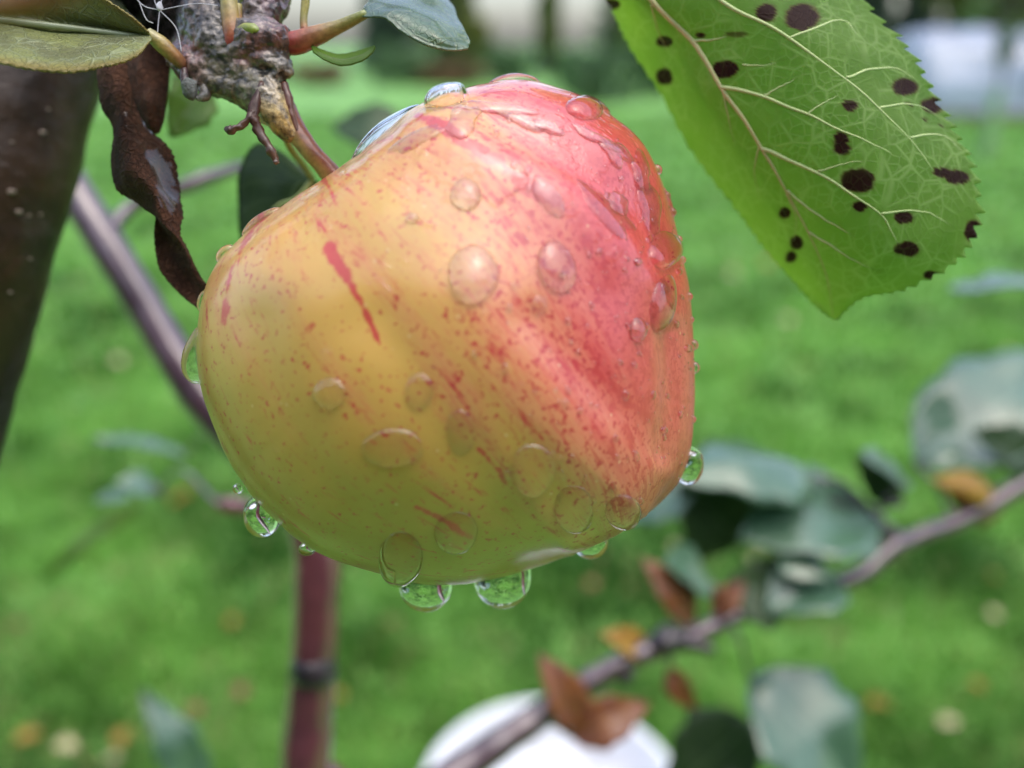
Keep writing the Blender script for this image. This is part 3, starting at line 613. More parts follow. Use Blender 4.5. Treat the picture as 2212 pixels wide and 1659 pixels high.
YG, RD, RB = (.32, .28, .06), (.30, .05, .035), (.16, .04, .03)
tinted('leaf_stalk', [(488,-80,.1185,20),(494,0,.1180,19),(500,50,.1178,20),(503,90,.1180,20),(496,135,.1195,14)], [YG, YG, (.36,.20,.06), RD, RB], tree, 'upright yellow leaf stalk turning red at its base')
tinted('leaf_stalk', [(515,10,.1183,8),(514,60,.1182,9),(510,100,.1185,8)], [YG, RD, RB], tree)
tinted('leaf_stalk', [(600,95,.1195,22),(640,92,.1190,25),(680,78,.1185,22),(730,58,.118,15),(790,30,.117,10)], [RB, RD, (.34,.14,.06), (.30,.24,.07), (.22,.26,.06)], tree, 'stout leaf stalk, red where it leaves the spur')
tinted('leaf_stalk', [(658,70,.1190,9),(656,40,.1190,8),(660,0,.1190,9),(664,-60,.1190,9)], [RD, YG, YG, YG], tree, 'thin upright green leaf stalk')
tinted('leaf_stalk', [(318,70,.1165,12),(345,92,.1170,17),(375,120,.1180,16),(405,150,.1200,12)], [(.34,.32,.12), (.36,.28,.08), (.34,.17,.06), RB], tree, 'pale leaf stalk with a pink base')
tinted('bud', [(512,64,.1175,9),(535,62,.1165,13),(552,66,.1160,11),(556,72,.1160,4)], [(.34,.32,.10), (.26,.32,.05), (.22,.30,.04)], tree, 'small green bud', jag=.15)
tinted('dry_stub', [(566,178,.1170,6),(553,215,.1163,9),(546,248,.1158,11),(558,280,.1155,11),(575,310,.1155,9),(590,335,.1155,10),(597,352,.1155,8)], [(.07,.03,.02), (.05,.02,.012), (.07,.03,.016), (.10,.05,.025)], tree, 'dry brown stub of an old fruit stalk', jag=.55, jf=900)
tinted('dry_stub', [(548,240,.1156,7),(530,264,.1153,8),(512,277,.1150,7),(496,281,.1150,9),(487,276,.1150,5)], [(.06,.025,.014), (.08,.035,.018), (.05,.03,.02)], tree, 'dry hooked stub', jag=.6, jf=900)
tinted('dry_stub', [(614,180,.1185,9),(622,215,.1183,11),(630,250,.1182,9),(648,296,.1184,5),(662,330,.1187,2)], [(.08,.025,.012), (.12,.04,.015), (.05,.02,.012)], tree, 'dark dry strip along the apple stalk', jag=.2, jf=900)
v_, f_ = ico(P(410,192,.1185), (.00105, .0010, .0014), 4); v_ = v_+np.array([mnoise.noise_vector(Vector(q)*800) for q in v_])*.0004; put('bud', v_, f_, M['fuzz_bud'], tree, 'downy grey bud under the spur')
tinted('bud', [(398,150,.119,8),(402,175,.1187,10),(412,200,.1185,12)], [(.06,.03,.03), (.05,.03,.03), (.10,.10,.10)], tree, jag=.3, mat='spur')
tinted('bud', [(440,180,.120,16),(442,205,.1195,13),(425,214,.119,5)], [(.14,.12,.09), (.13,.12,.10), (.16,.16,.15)], tree, jag=.3, mat='spur')
# --- near leaves
spots = [(1105,85,80,65),(925,65,50,45),(725,345,60,45),(1615,435,65,42),(1755,525,50,40),(1345,525,35,28),(1300,690,36,34),(1305,742,42,30),(1385,900,88,60),(1390,1030,35,25),(1610,1085,50,28),(1630,1240,60,38),(1800,860,40,25),(1880,885,60,32),(1955,1150,42,52),(1020,1060,28,28),(1080,1210,35,30),(1050,1280,28,30),(1745,1370,35,20),(420,205,42,25),(420,380,40,40),(145,20,58,26),(780,170,60,16),(600,175,25,14),(1640,520,10,8),(1715,595,10,8),(1800,630,10,8)]
zx = lambda x, y: ((1850+x*.6392)*.6777, y*.6392*.6777)
def wet_hook(me, V):
    q = proj(V)[:, :2]; pp = crom([(285,255),(325,320),(352,380),(366,440)], 20); d = np.hypot(q[:, None, 0]-pp[None, :, 0], q[:, None, 1]-pp[None, :, 1]).min(1)
    attr(me, 'wetp', np.exp(-(d/26)**2))
def spot_hook(me, V):
    q = proj(V)[:, :2]; s = np.zeros(len(q)); nz = np.array([mnoise.fractal(Vector((a*.05, b*.05, 0)), 1, 2, 3) for a, b in q])
    for x, y, a, b in spots:
        cx, cy_ = zx(x, y); d = np.hypot((q[:, 0]-cx)/(a*.433), (q[:, 1]-cy_)/(b*.433))+nz*.22
        s = np.maximum(s, np.clip((1.12-d)/.28, 0, 1)*(.95 if a > 30 or a < 12 else .7)*(.45 if b < 18 and a > 30 else 1))
    attr(me, 'spot', s)
big = [[(1215,-160,.137),(1260,-170,.130),(1310,-165,.126),(1400,-190,.125),(1560,-230,.128)],
       [(1262,-70,.140),(1310,-85,.131),(1355,-90,.125),(1530,-110,.121),(1740,-130,.127)],
       [(1312,10,.141),(1360,0,.131),(1408,0,.1235),(1640,-10,.119),(1868,-5,.125)],
       [(1352,85,.142),(1428,86,.132),(1496,88,.1235),(1740,80,.118),(1968,115,.124)],
       [(1425,205,.142),(1492,194,.132),(1556,184,.1235),(1800,170,.118),(2038,225,.124)],
       [(1512,355,.142),(1583,333,.132),(1646,318,.124),(1870,290,.118),(2092,345,.124)],
       [(1590,455,.142),(1650,435,.133),(1702,418,.125),(1900,410,.119),(2116,470,.124)],
       [(1645,525,.142),(1700,512,.134),(1745,500,.127),(1900,510,.121),(2068,562,.125)],
       [(1703,592,.142),(1748,592,.136),(1787,598,.130),(1880,592,.125),(1960,624,.127)],
       [(1752,652,.140),(1778,650,.137),(1798,648,.132),(1835,640,.129),(1866,642,.129)],
       [(1796,690,.136),(1798,690,.1355),(1800,691,.135),(1803,690,.1345),(1806,688,.134)]]
bl, bg_, bn = loft('leaf', big, M['leaf_big'], tree, nu=220, nv=121, teeth=40, tamp=.05, label='large backlit green leaf, underside showing, with dark brown spots', hook=spot_hook, wob=.0006, wf=90)
bpj = proj(bg_.reshape(-1, 3))[:, :2]; bfl = bg_.reshape(-1, 3)
M['vein'] = m_plain('leaf_vein', (.44, .56, .22), (.50, .60, .25), 300, rough=.5); M['midrib'] = m_plain('leaf_midrib', (.52, .52, .22), (.58, .56, .26), 300, rough=.5)
def vein(name, pts, w0, w1, mat, n=40):
    q = crom(np.array(pts, float), n); idx = [np.argmin(((bpj-a)**2).sum(1)) for a in q]
    p = np.array([bfl[i] for i in idx]); 
    for _ in range(3): p[1:-1] = (p[:-2]+2*p[1:-1]+p[2:])/4
    r_ = (CAMP-p); r_ /= np.linalg.norm(r_, axis=1)[:, None]; d = proj(p)[:, 2]
    V, F = tube_w(p-r_*.00006, np.linspace(w0, w1*.5, n)*.85*d/FPX/2, n=n, m=8); put(name, V, F, M[mat], bl)
vein('midrib', [(1310,-165),(1355,-90),(1408,0),(1496,88),(1556,184),(1646,318),(1702,418),(1745,500),(1787,598),(1799,680)], 19, 4, 'midrib', 70)
for pts, w0, w1 in [([(1490,-70),(1552,0),(1630,42),(1704,82),(1826,169),(1899,234),(1964,299),(2016,368)], 13, 6), ([(1558,186),(1652,208),(1743,247),(1840,292),(1903,320),(1960,360)], 11, 3), ([(1646,318),(1700,345),(1773,377),(1838,420),(1903,463),(1925,500),(1938,528)], 12, 4), ([(1700,413),(1760,459),(1810,490),(1850,512)], 9, 3), ([(1748,500),(1812,541),(1860,570),(1910,588)], 8, 3), ([(1704,82),(1760,62),(1800,45),(1830,48),(1850,75)], 8, 4), ([(1826,169),(1880,150),(1935,148),(1975,170)], 8, 4), ([(1899,234),(1950,224),(1995,232),(2030,255)], 7, 3), ([(1964,299),(2010,290),(2050,300),(2080,330)], 7, 3), ([(1903,463),(1955,455),(2010,462),(2060,490)], 7, 3), ([(1496,88),(1540,85),(1580,78)], 8, 3), ([(1408,10),(1420,60),(1440,110)], 8, 3), ([(1560,190),(1575,260),(1590,320)], 7, 3), ([(1640,316),(1630,370),(1640,430)], 7, 3), ([(1700,420),(1720,470),(1715,520)], 6, 3), ([(1770,370),(1840,350),(1890,345)], 6, 2), ([(1652,208),(1700,180),(1740,160)], 6, 2), ([(1743,247),(1790,215),(1830,200)], 6, 2), ([(1600,140),(1660,140),(1720,120)], 5, 2)]:
    vein('vein', pts, w0, w1, 'vein', 30)
V, F = tube([(1290,-250,.128,14),(1300,-210,.127,13),(1312,-165,.126,13)], n=10, m=10); put('petiole', V, F, M['midrib'], bl)
lf_left, _, _ = loft('leaf', [[(-130,-90,.108),(-130,0,.110),(-130,40,.112),(-130,80,.108),(-130,110,.104)], [(-40,-95,.1085),(-40,0,.112),(-40,38,.1135),(-40,90,.108),(-40,130,.104)], [(60,-85,.110),(60,0,.113),(60,48,.1145),(60,100,.109),(60,150,.1045)], [(150,-50,.111),(150,20,.114),(150,58,.1155),(150,110,.110),(150,156,.1055)], [(235,0,.112),(235,40,.1145),(232,68,.116),(235,110,.111),(238,142,.1070)], [(290,38,.113),(292,62,.115),(295,78,.1165),(298,98,.113),(300,118,.110)], [(322,72,.1155),(324,78,.116),(325,84,.1165),(326,92,.1155),(326,98,.1145)]], M['leaf_left'], tree, nu=90, nv=41, teeth=26, tamp=.03, label='olive wet leaf with pale midrib beside the dark trunk', wob=.0005, wf=160)
V, F = tube([(-130,42,.1105,10),(-40,40,.112,9),(60,50,.113,8),(150,60,.114,7),(232,70,.1148,6),(300,80,.1158,6),(324,84,.1162,8)], n=30, m=8); put('midrib', V, F, m_plain('midrib_pale', (.36,.42,.26), (.32,.36,.2), 400, rough=.35, coat=.6), lf_left)
loft('leaf', [[(778,34,.1165),(784,26,.1168),(790,18,.117)], [(830,38,.1145),(826,12,.1165),(822,-30,.125)], [(870,70,.1135),(880,25,.116),(890,-45,.131)], [(915,95,.1135),(930,45,.1155),(945,-30,.131)], [(960,104,.114),(968,72,.1155),(972,0,.128)], [(1010,101,.1155),(1010,96,.116),(1008,86,.1165)]], M['leaf_top'], tree, nu=70, nv=31, teeth=20, tamp=.03, label='young wet leaf shining pale blue, its tip pointing away from the spur', wob=.0005, wf=200)
loft('leaf', [[(672,100,.1185),(674,108,.118),(676,114,.1175)], [(700,112,.118),(702,122,.1172),(704,132,.117)], [(735,120,.1178),(738,132,.117),(740,143,.1168)], [(772,113,.1178),(776,124,.117),(780,134,.1168)], [(796,105,.1176),(800,112,.1172),(803,117,.117)], [(810,101,.1174),(811,102,.1173),(812,103,.1172)]], M['leaf_lime'], tree, nu=40, nv=13, teeth=9, tamp=.12, label='tiny narrow leaflet under the red leaf stalk')
loft('leaf', [[(206,95,.128),(235,100,.126),(290,100,.127)], [(212,165,.126),(245,170,.123),(284,165,.125)], [(222,235,.1245),(255,240,.121),(292,238,.124)], [(234,300,.1235),(275,300,.1195),(340,300,.124)], [(240,360,.123),(290,350,.1185),(372,345,.125)], [(262,415,.1225),(310,395,.118),(384,395,.125)], [(300,445,.122),(345,440,.1185),(389,440,.124)], [(335,466,.121),(362,480,.119),(392,490,.122)], [(362,500,.1205),(384,510,.120),(400,528,.1215)], [(395,550,.121),(410,560,.1205),(425,580,.1215)], [(436,603,.121),(442,606,.121),(446,610,.121)]], M['leaf_dead'], tree, nu=120, nv=31, teeth=34, tamp=.05, label='dead brown curled leaf, shiny with rain', hook=wet_hook, wob=.0009, wf=220)
loft('leaf', [[(336,468,.1225),(348,474,.123),(364,484,.121)], [(334,520,.1235),(362,520,.124),(390,524,.1215)], [(350,580,.124),(385,575,.1245),(414,568,.122)], [(385,630,.124),(412,615,.1245),(436,600,.1225)], [(425,668,.124),(436,645,.124),(446,612,.1225)], [(434,672,.124),(440,655,.124),(445,625,.123)]], M['leaf_dead'], tree, nu=60, nv=17, teeth=22, tamp=.05, label='folded lower half of the dead brown leaf', wob=.0006, wf=220)
loft('leaf', [[(262,90,.132),(310,95,.130),(368,110,.131)], [(276,170,.130),(315,165,.128),(366,170,.130)], [(288,230,.129),(320,225,.126),(356,225,.129)], [(310,270,.128),(325,268,.126),(350,262,.128)], [(330,290,.128),(334,291,.1275),(342,286,.128)]], M['leaf_dead'], tree, nu=50, nv=17, label='second dead leaf, almost black, curled behind the brown one', wob=.0006, wf=200)
# leaf behind the apple
lf_dark, _, _ = loft('leaf', [[(672,380,.147),(676,386,.146),(680,392,.146)], [(566,308,.150),(640,400,.147),(740,420,.146)], [(522,360,.151),(630,440,.148),(780,470,.147)], [(513,440,.152),(620,500,.149),(790,540,.148)], [(520,520,.152),(625,570,.149),(770,600,.149)], [(560,600,.151),(630,630,.15),(720,650,.15)], [(640,690,.150),(642,690,.15),(646,690,.15)]], M['leaf_dark'], tree, nu=50, nv=21, teeth=24, tamp=.04, label='dark green leaf half hidden behind the apple', wob=.0005)
tinted('leaf_stalk', [(600,250,.123,7),(625,315,.130,8),(652,352,.140,8),(676,388,.146,7)], [(.30,.30,.10), (.30,.34,.10), (.2,.28,.08)], tree)
V, F = tube([(676,388,.1458,6),(640,430,.1462,6),(600,445,.1475,4),(565,490,.149,3)], n=20, m=8); put('vein', V, F, M['vein'], lf_dark)
# blurred leaves further back: base, tip, width, material, normal, attach
UP = (0, -.1, 1); CAMN = (0, -.75, .65)
bls = [((1978,1002,.36),(2340,770,.40),.047,'leaf_blue',(-.15,-.55,.8),.15,.05,(2060,1130,.345),'broad pale leaf reflecting the sky, above the low branch'),
 ((1748,1030,.335),(1480,1000,.31),.036,'leaf_blue',(0,-.25,1),-.25,.12,(1872,1088,.338),'wet grey-green leaf arching beside the drop on the red corner'),
 ((1880,1112,.338),(1606,1150,.315),.040,'leaf_blue',(.05,-.45,1),.2,.05,(1890,1110,.338),'wet blue-grey leaf with pointed tip beside the branch spur'),
 ((1500,1050,.33),(1330,1110,.335),.026,'leaf_blue',(0,-.3,1),.1,.05,None,None),
 ((1600,1170,.335),(1470,1050,.325),.030,'leaf_dark',(.3,-.9,.1),.1,.05,(1870,1090,.338),None),
 ((1962,1045,.335),(1862,975,.32),.016,'leaf_blue',(.3,-.3,1),.1,.0,(1890,1110,.338),None),
 ((1950,1090,.34),(1845,985,.335),.014,'leaf_dark',(.4,-.9,.1),.1,.0,(1890,1110,.338),None),
 ((2145,1075,.352),(2035,1030,.342),.013,'leaf_yellow',(0,-.6,.8),-.5,.2,(2150,1085,.352),'curled yellow leaf on the low branch'),
 ((2165,1105,.352),(2050,1060,.345),.016,'leaf_rust',(0,-.8,.5),-.3,.1,(2150,1090,.352),None),
 ((2320,630,.34),(2050,622,.33),.030,'leaf_blue',(0,.12,1),.1,.03,None,'pale leaf seen edge-on beyond the spotted leaf'),
 ((2260,1010,.36),(2110,930,.35),.020,'leaf_dark',(.3,-.8,.4),.1,.05,(2212,1046,.355),None),
 ((1530,1250,.315),(1440,1215,.30),.020,'leaf_blue',(0,-.5,.9),.1,.05,(1560,1320,.312),None),
 ((1760,1190,.322),(1690,1235,.31),.022,'leaf_blue',(0,-.5,.9),.1,.05,(1720,1290,.32),None),
 ((1800,1240,.325),(1660,1310,.31),.026,'leaf_blue',(0,-.45,.9),.2,.08,(1790,1266,.325),None),
 ((1700,1300,.32),(1570,1260,.315),.024,'leaf_dark',(0,-.7,.7),.2,.08,(1700,1296,.32),None),
 ((1620,1465,.34),(1870,1730,.33),.044,'leaf_blue',(.2,-.55,.8),.15,.08,(1560,1335,.312),'large grey-green leaf hanging below the low branch'),
 ((1620,1560,.36),(1440,1720,.35),.034,'leaf_dark',(-.2,-.8,.5),.1,.08,None,None),
 ((1246,1570,.297),(1172,1418,.29),.014,'leaf_rust',(.5,-.8,.2),.3,.12,(1200,1525,.297),'upright rust-brown dead leaf on the low branch'),
 ((1235,1590,.297),(1400,1520,.295),.015,'leaf_rust',(0,-.7,.7),.3,.15,(1160,1560,.296),None),
 ((1495,1345,.309),(1395,1205,.305),.012,'leaf_rust',(.5,-.8,.2),.3,.1,(1480,1375,.308),'upright pinkish-brown leaf at the dark node of the branch'),
 ((1395,1412,.306),(1305,1366,.30),.010,'leaf_yellow',(0,-.5,.8),.2,.1,(1400,1408,.304),None),
 ((1540,1325,.312),(1608,1258,.31),.009,'leaf_rust',(-.4,-.8,.3),.3,.1,(1545,1340,.312),None),
 ((1448,1440,.306),(1502,1535,.30),.009,'leaf_rust',(-.5,-.7,.3),.3,.1,(1445,1395,.306),None),
 ((870,300,.30),(715,262,.30),.020,'leaf_dark',(0,-.6,.8),.1,.1,None,None),
 ((440,175,.165),(372,292,.16),.0085,'leaf_lime',(.5,-.8,.2),.1,.05,(470,150,.135),None),
 ((400,985,.38),(200,940,.37),.011,'leaf_blue',(0,.05,1),.1,.06,(540,1040,.30),None),
 ((340,1060,.36),(248,1042,.35),.013,'leaf_blue',(0,-.4,1),.2,.05,(470,1088,.30),None),
 ((280,1070,.37),(205,1084,.36),.009,'leaf_blue',(0,-.2,1),.1,.05,(350,1065,.355),None),
 ((440,1740,.42),(315,1490,.41),.020,'leaf_blue',(.7,-.6,.4),.1,.08,None,'blurred grey-green leaf rising low on the tree beside the slender stem'),
 ((300,1095,.42),(80,1250,.42),.010,'leaf_lime',(0,-.5,.9),.1,.05,(350,1070,.36),None)]
for b, tp_, wd, mk, nr, fo, cu, att, lb in bls:
    leafB(b, tp_, wd, M[mk], tree, nr, fo, cu, attach=att, label=lb)
# spider threads on the spur
web = empty('spider_web', P(345, 40, .121), 'few white spider threads strung over the spur and trunk', 'spider web')
for pts in [[(280,-20),(310,12),(345,22)], [(345,22),(341,60),(340,95)], [(345,22),(380,60),(392,110)], [(330,-20),(335,5),(345,22)], [(350,-20),(349,0),(345,22)], [(345,22),(420,8),(470,12)], [(300,2),(315,40),(330,50)]]:
    V, F = tube([(x, y, .1175, .8) for x, y in pts], n=20, m=5); put('thread', V, F, M['web'], web)
v_, f_ = ico(P(346, 16, .1175), (.0003, .0003, .0006), 3); v_ = v_+np.array([mnoise.noise_vector(Vector(q)*1500) for q in v_])*.0003; put('knot', v_, f_, M['web'], web)

# ------------------------------------------------------------------ bucket with a white bag
bc = P(1190, 1702, 1.0); bz = bc[2]
def lathe(prof, c, n=64):
    V = [(c[0]+r*math.cos(2*math.pi*j/n), c[1]+r*math.sin(2*math.pi*j/n), z) for r, z in prof for j in range(n)]
    return np.array(V), grid_faces(len(prof), n, 0, True)
bk = empty('bucket', (bc[0], bc[1], 0), 'white plastic bucket on the lawn below the low branch', 'bucket')
V, F = lathe([(0.0005, .004), (.105, .004), (.108, .008), (.140, bz-.02), (.141, bz-.012), (.148, bz-.012), (.150, bz-.004), (.147, bz), (.140, bz), (.137, bz-.004), (.136, bz-.02), (.104, .012), (.0005, .012)], bc)
put('shell', V, F, M['bucket'], bk)
V, F = tube_w([bc+np.array([.151*math.cos(a), .151*math.sin(a)*.92-.02*math.sin(a), -.02-.11*math.sin(a)]) for a in np.linspace(math.pi, 2*math.pi, 9)][::1] if False else [bc+np.array([.152*math.cos(a), -.155*abs(math.sin(a)), -.02-.05*abs(math.sin(a))]) for a in np.linspace(0, math.pi, 9)], [.002]*9, n=40, m=8); put('handle', V, F, M['steel'], bk)
nu, nv = 46, 90; g = []
for i in range(nu):
    for j in range(nv):
        r = i/(nu-1); a = 2*math.pi*j/nv; rad = .118*r*(1+.10*math.sin(a*9)*r**3+.06*mnoise.noise(Vector((math.cos(a)*3, math.sin(a)*3, 1))))
        z = bz-.012-.05*r**4+.03*mnoise.fractal(Vector((rad*math.cos(a)*18, rad*math.sin(a)*18, 2)), 1, 2, 4)*(1-.5*r)
        g.append((bc[0]+.012+rad*math.cos(a), bc[1]-.01+rad*math.sin(a), z))
g = np.array(g); n0 = len(g); F = grid_faces(nu, nv, 0, True)
low = [(bc[0]+.092*math.cos(2*math.pi*j/nv), bc[1]+.092*math.sin(2*math.pi*j/nv), .02) for j in range(nv)]
g = np.concatenate([g, low, [(bc[0], bc[1], .015)]]); e = (nu-1)*nv
for j in range(nv):
    k = (j+1) % nv; F.append((e+j, e+k, n0+k, n0+j)); F.append((n0+j, n0+k, n0+nv))
tag(put('plastic_bag', g, F, M['bag']), 'crumpled white plastic bag stuffed inside the bucket', 'bag')

# ------------------------------------------------------------------ fallen leaves on the lawn
fl = [(1655,570,'y',2.2),(1578,592,'p',2.2),(1585,575,'y',1.6),(265,1590,'y',1),(500,1340,'y',1),(2145,1243,'y',1),(2145,1325,'p',1),(1635,1210,'p',1),(1300,1200,'r',1),(1280,1260,'r',1),(420,1530,'r',1),(520,1490,'r',1),(140,1610,'p',1),(240,1640,'p',.9),(175,1320,'p',1),(1900,1520,'y',1),(1460,1180,'p',.9),(420,480,'r',2),(850,1345,'r',.9),(400,1065,'y',1.2),(40,1350,'r',1),(60,1590,'y',1),(2050,1560,'p',.9),(2110,1480,'y',.8),(250,780,'p',1.6),(1980,900,'p',1.2),(2180,760,'p',1.6),(1700,690,'p',1.5),(380,1080,'y',1.0),(730,1500,'y',.9)]
names = {'y': ('leaf_yellow', 'yellow fallen leaf lying on the lawn'), 'p': ('leaf_pale', 'pale cream fallen leaf lying on the lawn'), 'r': ('leaf_rust', 'rust-brown fallen leaf lying on the lawn')}
for x, y, k, s in fl:
    c = G(x, y, .045); a = rng.random()*6.28; L = .030*s*(.8+.4*rng.random()); d = np.array([math.cos(a), math.sin(a), .15])*L/2
    o = leafB(tuple(c-d-0), tuple(c+d), L*.62, M[names[k][0]], None, (rng.uniform(-.3, .3), rng.uniform(-.5, .1), 1), .2, .1, name='fallen_leaf', nu=14, nv=7, teeth=8)
    tag(o, names[k][1], 'leaf', {'y': 'yellow fallen leaves', 'p': 'pale fallen leaves', 'r': 'rust fallen leaves'}[k])

# ------------------------------------------------------------------ far things
def leaves_cloud(centers, radii, n, size, seed):
    r_ = np.random.default_rng(seed); V = []; k = len(centers); wts = np.array([max(r)**2 for r in radii]); wts = wts/wts.sum()
    pick = r_.choice(k, n, p=wts); d = r_.normal(size=(n, 3)); d /= np.linalg.norm(d, axis=1)[:, None]; rad = r_.random(n)**.45
    c = np.array(centers)[pick]+d*np.array(radii)[pick]*rad[:, None]
    a = r_.normal(size=(n, 3)); a /= np.linalg.norm(a, axis=1)[:, None]; b = np.cross(a, r_.normal(size=(n, 3))); b /= np.linalg.norm(b, axis=1)[:, None]
    s = size*(.6+.8*r_.random(n))[:, None]
    V = np.stack([c-a*s, c+b*s*.5, c+a*s, c-b*s*.5], 1).reshape(-1, 3); V[:, 2] = np.maximum(V[:, 2], .03)
    return V, [(4*i, 4*i+1, 4*i+2, 4*i+3) for i in range(n)]
def gx(px, y): return (px-CX)/FPX*y/math.cos(PITCH)*1.0      # world x for a pixel column near the horizon
def far_tree(px, y, kind, label, seed, h=9.0, w=2.0, low=.3, name=None):
    x = (px-CX)/FPX*(y*math.cos(PITCH)+math.sin(PITCH)); r_ = np.random.default_rng(seed)
    root = empty(name or {'c': 'spruce_tree', 'b': 'birch_tree'}[kind], (x, y, 0), label, 'tree', 'trees beyond the lawn')
    V, F = tube_w([(x, y, -.1), (x+r_.normal()*.08, y, h*.5), (x, y, h*.97)], [.05+.012*h, .03+.009*h, .02], n=20, m=10); put('trunk', V, F, M['trunk_far'], root)
    if kind == 'c':
        cs = [(x, y, low+(h-low)*k/12) for k in range(12)]; rs = [(w*(1-k/12.5), w*(1-k/12.5), h/15) for k in range(12)]; n, s, m_ = 4500, .22, 'conifer'
    else:
        cs = [(x+r_.normal()*w*.45, y+r_.normal()*w*.45, low+(h-low)*r_.random()) for k in range(22)]; rs = [(w*.5, w*.5, h*.11)]*22; n, s, m_ = 3800, .14, 'birch_leaf'
        for k in range(7):
            z0 = h*(.25+.08*k); V, F = tube_w([(x, y, z0), (cs[k][0]*.5+x*.5, cs[k][1]*.5+y*.5, z0+.5), cs[k]], [.04, .03, .01], n=10, m=6); put('limb', V, F, M['trunk_far'], root)
    V, F = leaves_cloud(cs, rs, n, s, seed); put('crown', V, F, M[m_], root, smooth=False)
def shrub(px, y, h, w, m_, label, seed, group=None):
    x = (px-CX)/FPX*(y*math.cos(PITCH)+math.sin(PITCH)); r_ = np.random.default_rng(seed)
    root = empty('shrub', (x, y, 0), label, 'shrub', group)
    for k in range(5):
        V, F = tube_w([(x+r_.normal()*.05, y+r_.normal()*.05, -.02), (x+r_.normal()*w*.2, y+r_.normal()*w*.2, h*.5), (x+r_.normal()*w*.4, y+r_.normal()*w*.3, h*.9)], [.02, .015, .006], n=8, m=6); put('stem', V, F, M['trunk_far'], root)
    cs = [(x+r_.uniform(-.6, .6)*w, y+r_.uniform(-.6, .6)*w, h*r_.uniform(.15, .85)) for k in range(14)]
    V, F = leaves_cloud(cs, [(w*.4, w*.4, h*.25)]*14, 1500, .075, seed); put('foliage', V, F, M[m_], root, smooth=False)
for k, (px, y, h, w_) in enumerate([(850,38,11,1.5),(985,34,10,1.0),(1182,36,12,.5),(1335,40,11,.9),(1420,36,12,1.5),(1560,38,10,1.6),(1700,35,12,1.5),(1850,37,11,1.4),(1960,31,9,.8),(2075,33,10,1.0),(2190,36,12,1.4),(2330,34,11,1.6),(520,38,11,1.6),(360,36,12,1.7),(180,38,10,1.7),(0,36,12,1.8)]):
    far_tree(px, y, 'c', 'dark spruce tree among those beyond the lawn', 200+k, h, w_, .25)
for k, (px, y, h, w_) in enumerate([(1185,29,7,.4),(985,27,6,.7),(1400,28,7,.8),(2040,28,6,.9),(2180,27,6,.9),(480,28,6,1.2),(1500,28,7,1.2),(1760,29,7,1.2)]):
    far_tree(px, y, 'b', 'yellow-green leafy tree among those beyond the lawn', 240+k, h, w_, .9)
for k, (px, y, h, w_) in enumerate([(1300,17,1.05,.75),(1240,20,.9,.6),(1380,19,1.0,.7),(880,24,1.0,.9),(1100,25,1.0,.8),(1480,23,1.1,.9),(1620,24,1.1,.9),(1780,24,1.2,.9),(1930,22,1.0,.7),(560,24,1.1,.9),(300,24,1.1,.9),(80,24,1.1,.9),(2120,24,1.1,.9),(2260,24,1.2,.9)]):
    shrub(px, y, h, w_, 'shrub_leaf', 'green shrub in the row along the lawn edge', 300+k, 'green shrubs along the lawn edge')
for k, (px, y, h, w_) in enumerate([(1000,23.5,.6,.7),(690,24,.6,.8),(940,24,.5,.7),(1440,21,.5,.6),(1900,19,.6,.6)]):
    shrub(px, y, h, w_, 'rust_leaf', 'low rust-coloured shrub at the lawn edge', 340+k, 'rust shrubs at the lawn edge')
# plastic tunnel
tx, ty = G(2010, 262)[:2]; TL, TH, TD = 5.5, 1.22, 1.1; tx = G(1968, 262)[0]
tn = empty('polytunnel', (tx+TL/2, ty+TD, 0), 'low plastic-covered garden tunnel shining behind the sapling', 'greenhouse')
nu, nv = 60, 40; g = []
for i in range(nu):
    for j in range(nv):
        a = math.pi*j/(nv-1); x = tx+TL*i/(nu-1); e = min(1, math.sqrt(max(0, 1-((max(0, .35-(x-tx))/.35)**2))))
        rr = (.55+.45*e)*(1-.025*abs(math.sin(math.pi*i/6)))
        dn = .05*mnoise.fractal(Vector((x*2.2, a*2.5, 0)), 1, 2, 4)
        g.append((x, ty+TD-(TD+dn)*rr*math.copysign(abs(math.cos(a))**.8, math.cos(a)), (TH+dn)*rr*math.sin(a)**.75+.001))
put('cover', g, grid_faces(nu, nv), M['plastic'], tn)
for k in range(7):
    x = tx+.35+k*(TL-.4)/6; V, F = tube_w([(x, ty+TD-TD*.965*math.copysign(abs(math.cos(a))**.8, math.cos(a)), TH*.955*math.sin(a)**.75) for a in np.linspace(.02, math.pi-.02, 15)], [.015]*15, n=40, m=8); put('hoop', V, F, M['steel'], tn)
for yy in (ty-.03, ty+2*TD+.01):
    V = np.array([(x, y, z) for x in (tx+.1, tx+TL) for y in (yy, yy+.03) for z in (0, .12)]); put('baseboard', V, [(0, 1, 3, 2), (4, 6, 7, 5), (0, 4, 5, 1), (2, 3, 7, 6), (1, 5, 7, 3), (0, 2, 6, 4)], M['wood'], tn, smooth=False)
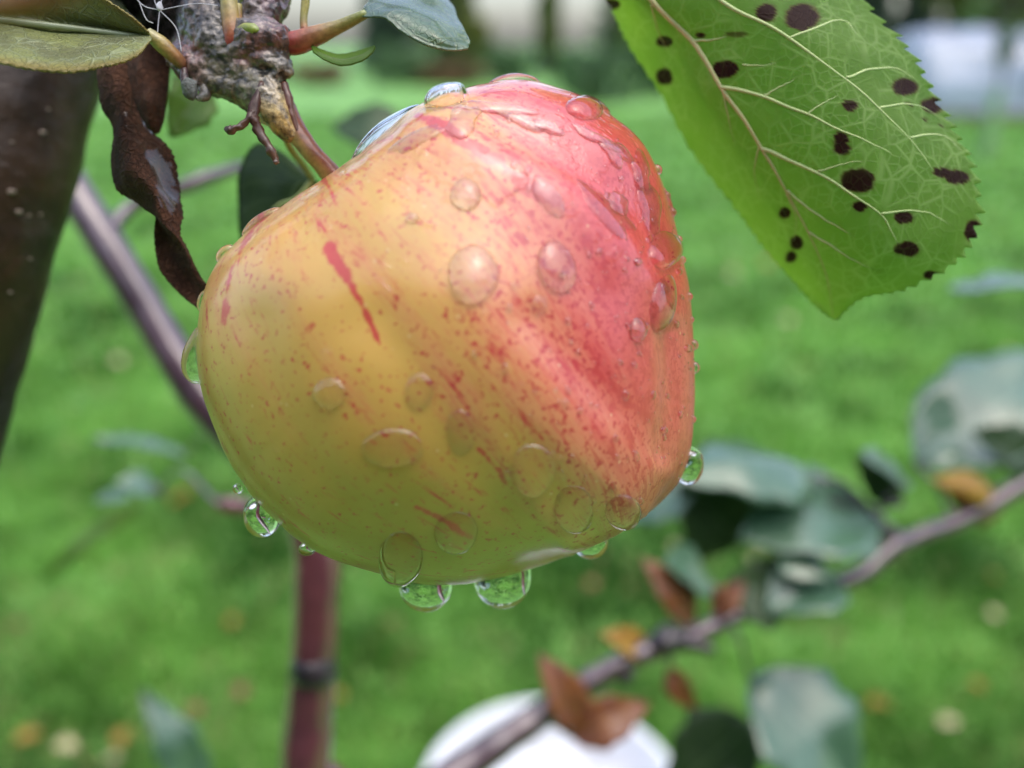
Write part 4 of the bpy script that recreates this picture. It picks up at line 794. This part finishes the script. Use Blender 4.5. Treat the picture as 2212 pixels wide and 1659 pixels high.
# saplings standing on the lawn
def sapling(px, py, h, label, seed):
    b = G(px, py); r_ = np.random.default_rng(seed); root = empty('sapling', b, label, 'tree', 'saplings on the lawn')
    V, F = tube_w([b-[0, 0, .03], b+[.01, 0, h*.5], b+[-.01, 0, h]], [.02, .016, .006], n=20, m=8); put('trunk', V, F, M['trunk_far'], root)
    V, F = tube_w([b-[0, 0, .01], b+[0, 0, h*.2], b+[.005, 0, h*.38]], [.05, .05, .048], n=8, m=12, caps=False); put('trunk_guard', V, F, M['guard'], root)
    cs, rs = [b+[0, 0, h*.62]], [(.09, .09, .25)]
    for k in range(7):
        a = r_.random()*6.28; z0 = h*(.5+.06*k); e = b+np.array([math.cos(a)*.35, math.sin(a)*.35, z0+.25]); V, F = tube_w([b+[0, 0, z0], (b+[0, 0, z0]+e)/2+[0, 0, .03], e], [.009, .007, .003], n=10, m=6); put('limb', V, F, M['trunk_far'], root)
        cs.append(e); rs.append((.10, .10, .12))
    V, F = leaves_cloud(cs, rs, 420, .035, seed); put('crown', V, F, M['shrub_leaf'], root, smooth=False)
sapling(2128, 342, 1.6, 'thin leafy sapling with a pale trunk guard standing before the plastic tunnel', 5)
sapling(1318, 225, 1.7, 'thin leafy sapling standing on the lawn before the green shrubs', 6)

# tall hedgerow added unseen behind the viewpoint, blocks low sky from the apple underside
hd = empty('added_hedge', (0, -1.9, 0), 'tall clipped dark green hedgerow, added behind the viewpoint to shade the apple underside', 'added_hedge')
hb = []
for i in range(26):
    for k in range(4):
        x = -6.5+13*i/25; z = .25+.62*k; v_, f_ = ico((x, -1.95+.1*mnoise.noise(Vector((x, z, 3))), z), (.42, .42, .45), 2); hb.append((v_+np.array([mnoise.noise_vector(Vector(q)*4) for q in v_])*.12, f_))
V, F = join(hb); V[:, 2] = np.maximum(V[:, 2], .01); put('core', V, F, M['conifer'], hd)
V, F = leaves_cloud([(-6.5+13*i/40, -1.9, .3+.5*k) for i in range(41) for k in range(5)], [(.4, .5, .42)]*205, 9000, .035, 77); put('foliage', V, F, M['shrub_leaf'], hd, smooth=False)
for i in range(14):
    x = -6.2+12.4*i/13; V, F = tube_w([(x, -1.95, -.03), (x+.03, -1.95, .8), (x, -1.95, 1.8)], [.03, .025, .01], n=8, m=6); put('stem', V, F, M['trunk_far'], hd)
